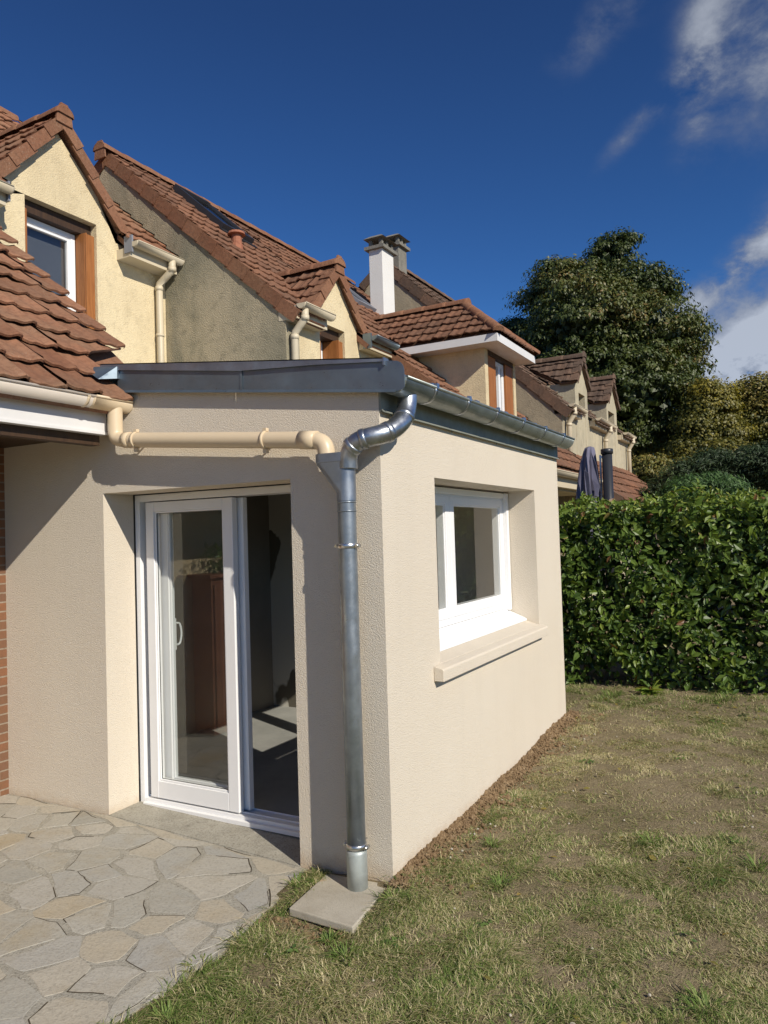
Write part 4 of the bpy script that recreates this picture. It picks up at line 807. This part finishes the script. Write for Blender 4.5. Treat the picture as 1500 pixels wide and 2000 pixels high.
# parasol
pa=thing("cantilever_parasol","closed purple-grey cantilever parasol with a dark mast standing behind the hedge","parasol",(-.25,6.2,.1))
mb=MB(); n=40; zs=[2.80,2.785,2.74,2.6,2.4,2.2,2.0,1.7,1.3,1.0]; rr=[.02,.055,.065,.085,.11,.13,.145,.16,.17,.15]; vs=[]
for k,(z,r0) in enumerate(zip(zs,rr)):
    for j in range(n):
        q=2*math.pi*j/n; fo=1+.22*min(1,k/3)*math.sin(q*7+.5*math.sin(k*.9))+.10*min(1,k/4)*math.sin(q*3+k*.5); vs.append((-.385+r0*fo*math.cos(q)-.012*k*.5+(.01 if k<3 else 0),6.2+r0*fo*math.sin(q),z))
fs=[(k*n+j,k*n+(j+1)%n,(k+1)*n+(j+1)%n,(k+1)*n+j) for k in range(len(zs)-1) for j in range(n)]+[tuple(range(n))]
mb.add(vs,fs,0,.5,True); mb.prism([(-.33,6.08,2.72),(-.27,6.06,2.55),(-.24,6.07,2.28),(-.275,6.07,2.12),(-.33,6.06,2.38),(-.36,6.08,2.6)],(0,-.012,0)); mb.prism([(-.42,6.05,2.5),(-.36,6.03,2.45),(-.32,6.03,2.1),(-.35,6.03,1.8),(-.40,6.03,2.1)],(0,-.012,0)); mb.build("canopy",['parasol_cloth'],pa)
mb=MB(); mb.tube([(-.165,6.2,.1),(-.165,6.2,2.70)],.062,20); mb.tube([(-.165,6.2,2.69),(-.165,6.2,2.75),(-.165,6.2,2.755)],[.075,.075,.06],20); mb.build("mast",['dark_paint'],pa)
mb=MB(); mb.box(-.255,-.235,6.17,6.19,1.3,2.68); mb.box(-.25,-.16,6.18,6.20,2.64,2.67); mb.build("guide_rod",['steel'],pa)

# hedge
def hedge():
    h=thing("laurel_hedge","tall clipped laurel hedge with glossy leaves standing across the lawn beyond the extension","hedge",(1.5,5.2,.1))
    rs=RS; x0,x1,y0,y1,z0,z1=-2.2,5.5,4.62,5.75,.12,2.0
    mb=MB(); xs=np.arange(x0,x1,.35)
    for x in xs:
        for k in range(3):
            y=random.uniform(y0+.25,y1-.25); x_=x+random.uniform(-.1,.1); P=[(x_,y,.0)]
            for s in range(1,5): P.append((x_+random.uniform(-.18,.18),y+random.uniform(-.2,.2),.0+s*.42))
            mb.tube(P,[.022,.018,.014,.010,.005],6)
    mb.build("stems",['bark'],h)
    mb=MB(); mb.box(x0,x1,y0+.42,y1-.35,.35,z1-.34)
    # dark twig mass deep inside the hedge
    n=26000; f=rs.rand(n); P=np.zeros((n,3)); Nr=np.zeros((n,3))
    front=f<.66; top=(f>=.66)&(f<.92); oth=f>=.92
    P[:,0]=rs.uniform(x0,x1,n)
    dep=np.abs(rs.normal(size=n))*.13-.03*(rs.rand(n)<.15)
    lump=lambda a,b,s: .07*np.sin(a*3.1+s)*np.cos(b*2.7+s*2)+.045*np.sin(a*7.7+b*5+s)+.025*np.sin(a*17+b*13+s*3)
    P[:,2]=rs.uniform(z0,z1,n); P[:,1]=y0+dep+lump(P[:,0],P[:,2],.3)+np.where(P[:,2]<.4,.10,0)
    Nr[:]=[0,-1,.35]
    P[top,1]=rs.uniform(y0,y1,top.sum()); P[top,2]=z1-dep[top]*.8+lump(P[top,0],P[top,1],1.7)+.02; Nr[top]=[0,-.25,1]
    P[oth,1]=rs.uniform(y0+.2,y1,oth.sum())
    Nr+=rs.normal(size=(n,3))*.55
    # gaps
    g=np.sin(P[:,0]*5.3+1)*np.sin(P[:,2]*6.1+P[:,0]*2)+rs.normal(size=n)*.45; keep=(g<.62)|top
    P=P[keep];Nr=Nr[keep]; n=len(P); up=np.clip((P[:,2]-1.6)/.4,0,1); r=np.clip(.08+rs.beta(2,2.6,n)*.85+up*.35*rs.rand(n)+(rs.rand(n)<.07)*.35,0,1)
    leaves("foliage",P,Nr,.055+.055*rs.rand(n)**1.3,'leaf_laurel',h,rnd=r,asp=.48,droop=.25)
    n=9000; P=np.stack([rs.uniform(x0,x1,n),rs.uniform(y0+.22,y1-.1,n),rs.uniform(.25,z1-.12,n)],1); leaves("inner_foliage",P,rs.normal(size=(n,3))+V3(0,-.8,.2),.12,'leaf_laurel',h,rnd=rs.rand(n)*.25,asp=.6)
    # upright young shoots on top
    n=2600; sx_=rs.uniform(x0,x1,n//6); P=[];Nn=[]
    for x in sx_:
        y=rs.uniform(y0,y1-.2); hh=rs.uniform(.03,.11)
        for k in range(6): P.append((x+rs.normal()*.015,y+rs.normal()*.015,z1-.02+lump(x,y,1.7)+hh*k/6)); Nn.append((rs.normal(),rs.normal()-.4,.6))
    leaves("shoots",np.array(P),np.array(Nn),.06,'leaf_laurel',h,rnd=.6+.4*rs.rand(len(P)),asp=.4,droop=-1.2)
hedge()

# trees: blobs given as (x, z, radius) round an axis at depth y
def tree(name,label,cat,base,blobs,mat,n,size,trunk_r,group=None,asp=.42,per=40,dome=.5,flat=.85,droop=.8,gap=.12,tone=(.15,.85)):
    """crown = many small leafy domes sitting on the surface of the boughs; n domes of per leaves"""
    t=thing(name,label,cat,base,group); rs=RS; bx,by,bz=base
    B=np.array(blobs,float); wgt=B[:,3]**2; wgt/=wgt.sum(); k=rs.choice(len(B),n,p=wgt); d=rs.normal(size=(n,3)); d/=np.linalg.norm(d,axis=1)[:,None]
    up=rs.rand(n)<.5; d[:,2]=np.where(up,np.abs(d[:,2]),d[:,2]); rad=B[k,3]*(.74+.30*rs.rand(n))
    P=B[k,:3]+d*rad[:,None]*V3(1,1,flat)
    dist=np.min([np.linalg.norm((P-b_[:3])/V3(1,1,flat),axis=1)/b_[3] for b_ in B],axis=0); keep=(dist>.66)
    hz=np.sin(P[:,0]*2.1+P[:,2]*1.7)*np.sin(P[:,2]*2.6-P[:,1]*1.3); keep&=hz<1-gap*2+rs.rand(n)*.4; P=P[keep]; d=d[keep]; m_=len(P)
    R0=dome*(.6+.7*rs.rand(m_)); q=rs.normal(size=(m_,per,3)); q/=np.linalg.norm(q,axis=2)[:,:,None]; q[:,:,2]=np.abs(q[:,:,2])*1.0-.25; q+=d[:,None,:]*.45
    C_=P[:,None,:]+q*(R0[:,None,None])*(.55+.5*rs.rand(m_,per,1))*V3(1,1,.75); C_[:,:,2]-=R0[:,None]*.25
    Nr=q*.9+V3(0,0,.35)+rs.normal(size=q.shape)*.38
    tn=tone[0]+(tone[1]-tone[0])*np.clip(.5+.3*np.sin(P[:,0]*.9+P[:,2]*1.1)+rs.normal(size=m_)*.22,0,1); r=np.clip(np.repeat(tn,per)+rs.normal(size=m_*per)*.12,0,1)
    leaves("crown",C_.reshape(-1,3),Nr.reshape(-1,3),size,mat,t,rnd=r,asp=asp,droop=droop,simple=True)
    # shaded leaves deeper inside each bough, so that the crown is dense
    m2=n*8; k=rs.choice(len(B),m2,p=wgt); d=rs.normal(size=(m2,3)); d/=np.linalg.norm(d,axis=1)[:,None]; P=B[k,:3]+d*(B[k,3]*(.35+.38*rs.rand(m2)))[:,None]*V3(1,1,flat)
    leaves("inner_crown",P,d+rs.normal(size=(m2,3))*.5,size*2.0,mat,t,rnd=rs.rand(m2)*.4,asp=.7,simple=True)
    mb=MB(); top=B[:,2].max(); mb.tube([(bx,by,0),(bx+.05,by,bz+top*.25),(bx-.1,by,top*.55),(bx,by,top*.85)],[trunk_r,trunk_r*.8,trunk_r*.5,trunk_r*.15],10)
    for b_ in B:
        if b_[3]<trunk_r: continue
        z0=min(top*.6,b_[2]*.55); mb.tube([(bx,by,z0),((bx+b_[0])/2,(by+b_[1])/2,(z0+b_[2])/2+.2),(b_[0],b_[1],b_[2])],[trunk_r*.35,trunk_r*.22,trunk_r*.06],6)
    mb.build("trunk",['bark'],t); return t
def px(x,y,Y): # helper used only to size the crowns from the photograph's outline at their real distance
    d=_r2*(x-750)-_u2*(y-1000)+_f*1464.72; q=(Y-CAM[1])/d.y; return CAM[0]+d.x*q,CAM[2]+d.z*q
def crown(Y,lst,scale,dys):
    out=[]
    for (x,y,r),dy in zip(lst,dys): X,Z=px(x,y,Y+dy); out.append((X,Y+dy,Z,r*scale*(1+dy/(Y+3.4))))
    return out
Y=27; sc_=(Y+3.4)/.93/1464.7
lst=[(1190,515,42),(1115,565,62),(1065,590,52),(1248,578,62),(1150,640,100),(1262,655,80),(1300,690,48),(1045,680,56),(1008,648,26),(1342,645,24),(1125,760,100),(1235,770,100),(1312,770,48),(1285,850,60),(1215,880,85),(1282,575,34),(1180,490,28),(1212,478,24),(1335,655,40),(1010,655,34),(1082,535,30),(1335,720,34),(1140,860,100),(1050,780,80),(1235,935,60),(1340,665,26)]
dys=[0,-.8,.6,.4,-2.2,-1.5,0,-.5,.3,0,-2.6,-2.4,0,-.5,-1.5,.2,0,0,0,0,-1,-.5,-1,0]
bl=crown(Y,lst,sc_,dys)+crown(Y+3,[(1150,640,110),(1230,760,110),(1110,760,100)],sc_,[0,0,0])
bx_,_=px(1190,800,Y)
tree("chestnut_tree","tall broad dark green horse chestnut tree behind the row of houses","tree",(bx_,Y,0),bl,'leaf_chestnut',3000,.15,.35,"trees beyond the gardens",asp=.42,per=60,dome=.42,droop=1.0,gap=.08)
Y=24; sc_=(Y+3.4)/.95/1464.7
bl=crown(Y,[(1393,768,24),(1385,800,30),(1372,835,28),(1402,850,34),(1350,885,30),(1380,900,40),(1415,895,30),(1330,925,34)],sc_,[0,0,-.5,0,-.5,0,-1]); bx_,_=px(1370,900,Y)
tree("maple_tree","yellow autumn tree right of the tall chestnut","tree",(bx_,Y,0),bl,'leaf_yellow',1500,.105,.16,"trees beyond the gardens",asp=.6,per=34,dome=.42,droop=.4,gap=.2)
Y=26; sc_=(Y+3.4)/.95/1464.7
bl=crown(Y,[(1445,800,26),(1475,775,38),(1455,835,42),(1510,830,56),(1480,900,60),(1545,790,60),(1560,890,70),(1432,905,44),(1620,860,90)],sc_,[0,0,0,-.5,0,0,0,0]); bx_,_=px(1500,900,Y)
tree("oak_tree","brownish green autumn tree at the right edge of the photo","tree",(bx_,Y,0),bl,'leaf_olive',1700,.11,.18,"trees beyond the gardens",asp=.6,per=30,dome=.42,droop=.4,gap=.25)
Y=20; sc_=(Y+3.4)/.95/1464.7
bl=crown(Y,[(1270,925,36),(1250,955,30),(1310,935,34),(1345,925,28),(1290,960,40)],sc_,[0]*5); bx_,_=px(1280,960,Y)
tree("garden_shrub","brownish twiggy shrub at the far end of the row of houses","shrub",(bx_,Y,0),bl,'leaf_olive',600,.10,.05,asp=.5,per=26,dome=.28,gap=.25)
Y=12; sc_=(Y+3.4)/.95/1464.7
bl=crown(Y,[(1330,935,30),(1390,915,34),(1440,925,34),(1490,905,40),(1550,915,50),(1620,900,60),(1290,960,26)],sc_,[0]*7)+[(.9,12,1.2,.9),(2.2,12,1.2,.9),(3.4,12,1.2,.9)]; bx_,_=px(1450,930,Y)
tree("conifer_hedge","dark evergreen conifer hedge rising behind the laurel hedge","hedge",(bx_,Y,0),bl,'leaf_conifer',1500,.085,.05,asp=.2,per=60,dome=.22,droop=.2,gap=.05)
Y=8.5; sc_=(Y+3.4)/.95/1464.7
bl=crown(Y,[(1350,965,30),(1395,955,26),(1330,985,24),(1425,968,22),(1375,990,34)],sc_,[0]*5); bx_,_=px(1370,980,Y)
tree("thuja_shrub","bright green feathery thuja just behind the laurel hedge","shrub",(bx_,Y,0),bl,'leaf_thuja',420,.075,.03,asp=.16,per=80,dome=.17,droop=-1.2,gap=.05)
# far woodland closing the horizon
rs=RS; n=9000; P=np.stack([rs.uniform(-60,90,n),rs.uniform(60,75,n),np.zeros(n)],1); P[:,2]=rs.rand(n)**.8*(6.0+1.5*np.sin(P[:,0]*.3)+1.0*np.sin(P[:,0]*.9)); 
o=leaves("far_woodland",P,rs.normal(size=(n,3))+V3(0,-1,.6),1.3,'leaf_olive',asp=.8,rnd=rs.rand(n)*.7); tag(o,"low far belt of autumn trees on the horizon",'woodland',kind='stuff')

# ---------------------------------------------------------------- clay spoil along the new wall
def clods():
    rs=RS; V=[];F=[];R=[]; ico=[(0,0,1),(.89,0,.45),(.28,.85,.45),(-.72,.53,.45),(-.72,-.53,.45),(.28,-.85,.45),(.72,.53,-.45),(-.28,.85,-.45),(-.89,0,-.45),(-.28,-.85,-.45),(.72,-.53,-.45),(0,0,-1)]
    ic=np.array(ico); fc=np.array([(0,1,2),(0,2,3),(0,3,4),(0,4,5),(0,5,1),(1,6,2),(2,7,3),(3,8,4),(4,9,5),(5,10,1),(6,7,2),(7,8,3),(8,9,4),(9,10,5),(10,6,1),(11,7,6),(11,8,7),(11,9,8),(11,10,9),(11,6,10)])
    n=5200; b=0
    for i in range(n):
        y=rs.uniform(-.05,3.42); x=abs(rs.normal())*(.05 if rs.rand()<.7 else .15); 
        if i<250: x=rs.uniform(-.5,.0); y=rs.uniform(-.60,-.44)
        s=rs.uniform(.003,.010)*(1+(rs.rand()<.06)*1.4); z=float(gz(x,y))+max(0,.024*(1-x/.13))+rs.uniform(-.004,.008)
        if i<250: z=float(gz(x,y))+.002
        V.append(ic*s*(.7+.6*rs.rand(12,1))+V3(x+.004,y,z)); F.append(fc+b); b+=12
    # continuous bank
    ys=np.arange(-.02,3.45,.025); xs=np.array([.0,.02,.04,.07,.10,.13,.17]); hh=np.array([.030,.024,.016,.008,.001,-.006,-.015])
    G=[];
    for y in ys:
        for x,h in zip(xs,hh): G.append((x,y,float(gz(x,y))+h*(.7+.5*rs.rand())+rs.normal()*.005-.004))
    nx=len(xs); fq=[]
    for i in range(len(ys)-1):
        for j in range(nx-1): a=i*nx+j; fq+=[(a+b,a+1+b,a+nx+1+b),(a+b,a+nx+1+b,a+nx+b)]
    V.append(np.array(G)); F.append(np.array(fq))
    o=fast("clay_spoil",np.concatenate(V),np.concatenate(F),np.full(sum(len(v) for v in V),.5),'clay'); tag(o,"crumbly orange clay spoil banked along the foot of the extension wall",'soil',kind='stuff')
clods()
# ---------------------------------------------------------------- grass
def fbm(x,y,s,seed):
    r=np.random.RandomState(seed); out=np.zeros_like(x); a=1
    for o_ in range(4):
        k=r.uniform(-1,1,(3,2))*s*(1.9**o_); ph=r.uniform(0,6.28,3)
        for j in range(3): out+=a*np.sin(x*k[j,0]*6+y*k[j,1]*6+ph[j])
        a*=.6
    return out/4
def in_slab(x,y): return (x>-.36)&(x<.01)&(y>-.425)&(y<.0)
def grass():
    rs=RS; n=850000
    x=rs.uniform(-.62,4.4,n); y=4.75-6.9*rs.rand(n)**.85
    dist=np.hypot(x-CAM[0],y-CAM[1])
    dens=fbm(x,y,.38,5)*.65+fbm(x,y,1.3,6)*.45+fbm(x,y,3.0,41)*.55+.5
    bare=np.exp(-(((x-.75)/.55)**2+((y-3.0)/.8)**2))*.6+np.exp(-(((x-1.35)/.6)**2+((y-1.9)/.8)**2))*.45+np.exp(-(((x-.6)/.5)**2+((y-1.6)/.5)**2))*.3
    dens=dens-bare; dens=np.clip(dens,.10,1)
    wall=(x>-.03)&(x<.07+.04*np.sin(y*9)+.03*np.sin(y*23)+.03*rs.rand(n)); dens=np.where(wall&(y>.25),dens*.15,dens); dens=np.where(wall&(y<=.25)&(y>-.2),dens*.8+.25,dens)
    edge=-.43+.035*np.sin(y*5)+.02*np.sin(y*13)
    ok=(x>edge)&~in_slab(x,y)&~((y>0)&(x<.02)&(y<3.32))
    ok&=(y<-.0)|(x>0)|(y>3.3)
    clayp=np.exp(-(((x+.26)/.22)**2+((y+.50)/.075)**2)); dens=dens*(1-.97*clayp)
    ok&=rs.rand(n)<dens
    x=x[ok];y=y[ok]; n=len(x); green=np.clip(.5-.5*fbm(x,y,.55,9)+.0-.55*np.exp(-(((x-.8)/.9)**2+((y-2.6)/1.1)**2)),0,1)
    green=np.clip(green+.38*np.clip(1-(y+1.2)/2.6,0,1)*(.6+.5*fbm(x,y,1.4,77)),0,1); green=np.where((x<.6)&(y<.6),np.clip(green+.22,0,1),green); green=np.where(y>3.9,np.clip(green+.35,0,1),green)
    z=gz(x,y)-.004
    tall=.012+.030*green*rs.rand(n)+.010*rs.rand(n); tall*=np.where((x<.35)&(y<.5),1.3,1)*np.clip(1+.55*fbm(x,y,3.0,41),.5,1.8)
    # tufts
    cl=fbm(x,y,3.0,41); th=5.0*fbm(x,y,1.6,14)+rs.normal(size=n)*1.1; lean=rs.uniform(.5,2.0,n)+(rs.rand(n)<.45)*rs.uniform(1,3.5,n); tall=tall/(1+.22*np.maximum(lean-1.5,0)); dx=np.cos(th);dy=np.sin(th)
    W=(.0006+.0010*rs.rand(n))*(1+dist[ok]*.09)
    p0=np.stack([x,y,z],1); side=np.stack([-dy,dx,np.zeros(n)],1)*W[:,None]; d=np.stack([dx,dy,np.zeros(n)],1)
    up=V3(0,0,1); t=tall[:,None]; l=lean[:,None]
    p1=p0+up*t*.6+d*t*l*.5; p2=p0+up*t*np.maximum(1.0-.2*l,.25)+d*t*l*1.05
    V=np.stack([p0-side,p0+side,p1+side*.8,p1-side*.8,p2],1).reshape(-1,3); i=np.arange(n)[:,None]*5
    F=np.concatenate([i+np.array([[0,1,2]]),i+np.array([[0,2,3]]),i+np.array([[3,2,4]])],0)
    pat=fbm(x,y,.9,31); dry=rs.rand(n)>(.12+.60*green); r=np.clip(np.where(dry,.55+.38*rs.rand(n)+.12*pat,.06+.42*rs.rand(n)+.1*pat),0,1)
    o=fast("lawn_grass",V,F,np.repeat(r,5),'grass'); tag(o,"sparse lawn of short green and straw coloured grass",'grass',kind='stuff')
grass()
def tufts():
    rs=RS; P=[];D=[];Lh=[];R=[]
    for (cx_,cy_,rad,k,h,g) in [(.95,-.86,.11,70,.10,.25),(.10,-.62,.10,80,.07,.3),(1.62,.9,.12,60,.07,.3),(.5,.2,.10,70,.06,.3),(-.30,-1.25,.12,90,.07,.35),(-.42,-.95,.08,70,.06,.4),(1.1,.95,.1,60,.07,.3),(-.45,-.20,.07,60,.06,.35),(.08,-.15,.07,90,.06,.3),(.3,.62,.08,60,.06,.3),(-.05,-.52,.07,60,.06,.3),(1.5,-.35,.12,60,.08,.3),(.45,-1.15,.12,70,.08,.35),(2.4,3.2,.2,80,.07,.35),(.2,4.3,.2,80,.08,.3),(1.2,4.4,.25,100,.08,.3),(2.2,4.3,.25,100,.08,.3),(-.02,.05,.05,60,.06,.3)]:
        for _ in range(k):
            a=rs.rand()*6.28; q=rad*rs.rand()**.7*.5; P.append((cx_+q*math.cos(a),cy_+q*math.sin(a))); D.append((math.cos(a+rs.normal()*.4),math.sin(a+rs.normal()*.4))); Lh.append(h*rs.uniform(.35,.95)); R.append(g*rs.uniform(.2,1.3) if rs.rand()<.93 else rs.uniform(.5,.7))
    P=np.array(P);D=np.array(D);Lh=np.array(Lh); n=len(P); z=gz(P[:,0],P[:,1]); p0=np.column_stack([P,z]); d=np.column_stack([D,np.zeros(n)]); side=np.column_stack([-D[:,1],D[:,0],np.zeros(n)])*.0026; up=V3(0,0,1); t=Lh[:,None]
    ps=[p0-side,p0+side]; 
    for f,w_,h in ((.4,.95,.55),(.75,.7,.72)):
        c=p0+d*t*f*1.1+up*t*h; ps+=[c-side*w_,c+side*w_]
    ps.append(p0+d*t*1.25+up*t*.62); V=np.stack(ps,1).reshape(-1,3); i=np.arange(n)[:,None]*7
    F=np.concatenate([i+np.array([f]) for f in ((0,1,3),(0,3,2),(2,3,5),(2,5,4),(4,5,6))],0); o=fast("coarse_grass",V,F,np.repeat(np.array(R),7),'grass'); tag(o,"coarse longer tufts standing out of the short lawn",'grass',kind='stuff')
tufts()
def litter():
    rs=RS; n=420; x=rs.uniform(-.3,3.6,n); y=rs.uniform(-1.4,4.6,n); k=(x>.05)|(y<-.05); x=x[k];y=y[k]; k=rs.rand(len(x))<.35+.65*(y>3.3); x=x[k];y=y[k]; P=np.stack([x,y,gz(x,y)+.018],1)
    o=leaves("fallen_leaves",P,rs.normal(size=P.shape)*.35+V3(0,0,1),.035,'leaf_olive',rnd=.6+.4*rs.rand(len(P)),asp=.6); tag(o,"dry brown fallen leaves lying in the lawn",'leaves',kind='stuff')
    C=[(rs.uniform(-.2,2.6),rs.uniform(-1.3,4.3)) for _ in range(30)]; P=[];Nn=[]
    for a,b in C:
        if a<.1 and b>-.1: continue
        for k in range(rs.randint(5,16)): t=rs.rand()*6.28; r=rs.rand()*.05; P.append((a+r*math.cos(t),b+r*math.sin(t),float(gz(a,b))+.014+rs.rand()*.012)); Nn.append((math.cos(t)*.4,math.sin(t)*.4,1))
    o=leaves("clover",np.array(P),np.array(Nn),.028,'weed',rnd=rs.rand(len(P)),asp=.7); tag(o,"small patches of broad leaved weeds and clover in the lawn",'weeds',kind='stuff')
litter()
# small weeds by the hedge and white stones
def rosette(name,x,y,k,L,label):
    rs=RS; a=rs.rand(k)*6.28; P=np.tile(V3(x,y,float(gz(x,y))+.02),(k,1))+rs.normal(size=(k,3))*.012; Nr=np.stack([-np.cos(a)*.3,-np.sin(a)*.3,np.ones(k)],1)+rs.normal(size=(k,3))*.3
    o=leaves(name,P,Nr,L,'leaf_laurel',None,org=(x,y,0),rnd=.6+.4*rs.rand(k),asp=.4,droop=-.5); tag(o,label,'plant')
px_=lambda a,b:None
rosette("laurel_sprout",.52,4.50,26,.13,"small pale green laurel sprout at the foot of the hedge")
def stones():
    rs=random.Random(5); mb=MB()
    for i in range(120):
        x=rs.uniform(-.4,3); y=rs.uniform(-1.5,4.2)
        if i>90: x=abs(rs.gauss(0,.2))+.05; y=rs.uniform(-.2,3.3)
        if i>128: x=rs.uniform(-2.2,-.5); y=rs.uniform(-1.6,-.1)
        if x<.03 and y>0: continue
        s=rs.uniform(.003,.008) if i>5 else rs.uniform(.012,.02); z=float(gz(x,y))+s*.5+.006 if x>-.45 else pz(x)+.010+s*.4
        vs=[]
        for k in range(3):
            for j in range(6): q=j*math.pi/3+rs.uniform(-.3,.3); r=s*(1,.95,.5)[k]*rs.uniform(.75,1.2); vs.append((x+r*math.cos(q),y+r*math.sin(q),z+(-.4,.2,.6)[k]*s))
        mb.add(vs,[(k*6+j,k*6+(j+1)%6,(k+1)*6+(j+1)%6,(k+1)*6+j) for k in range(2) for j in range(6)]+[(12,13,14,15,16,17)],0)
    o=mb.build("pebbles",['stone_white']); tag(o,"pale small pebbles scattered over the lawn and the terrace",'stones',kind='stuff')
stones()
# plants on the cupboard
n=420; P=np.stack([RS.uniform(-2.98,-2.72,n),RS.uniform(-2.7,-1.25,n),1.47+RS.rand(n)*.22],1)
o=leaves("potted_foliage",P,RS.normal(size=(n,3))+V3(.4,0,.5),.07,'weed',None,org=(-2.85,-2,1.45),rnd=RS.rand(n)); tag(o,"green leafy plants spreading on top of the timber cupboard",'plant')
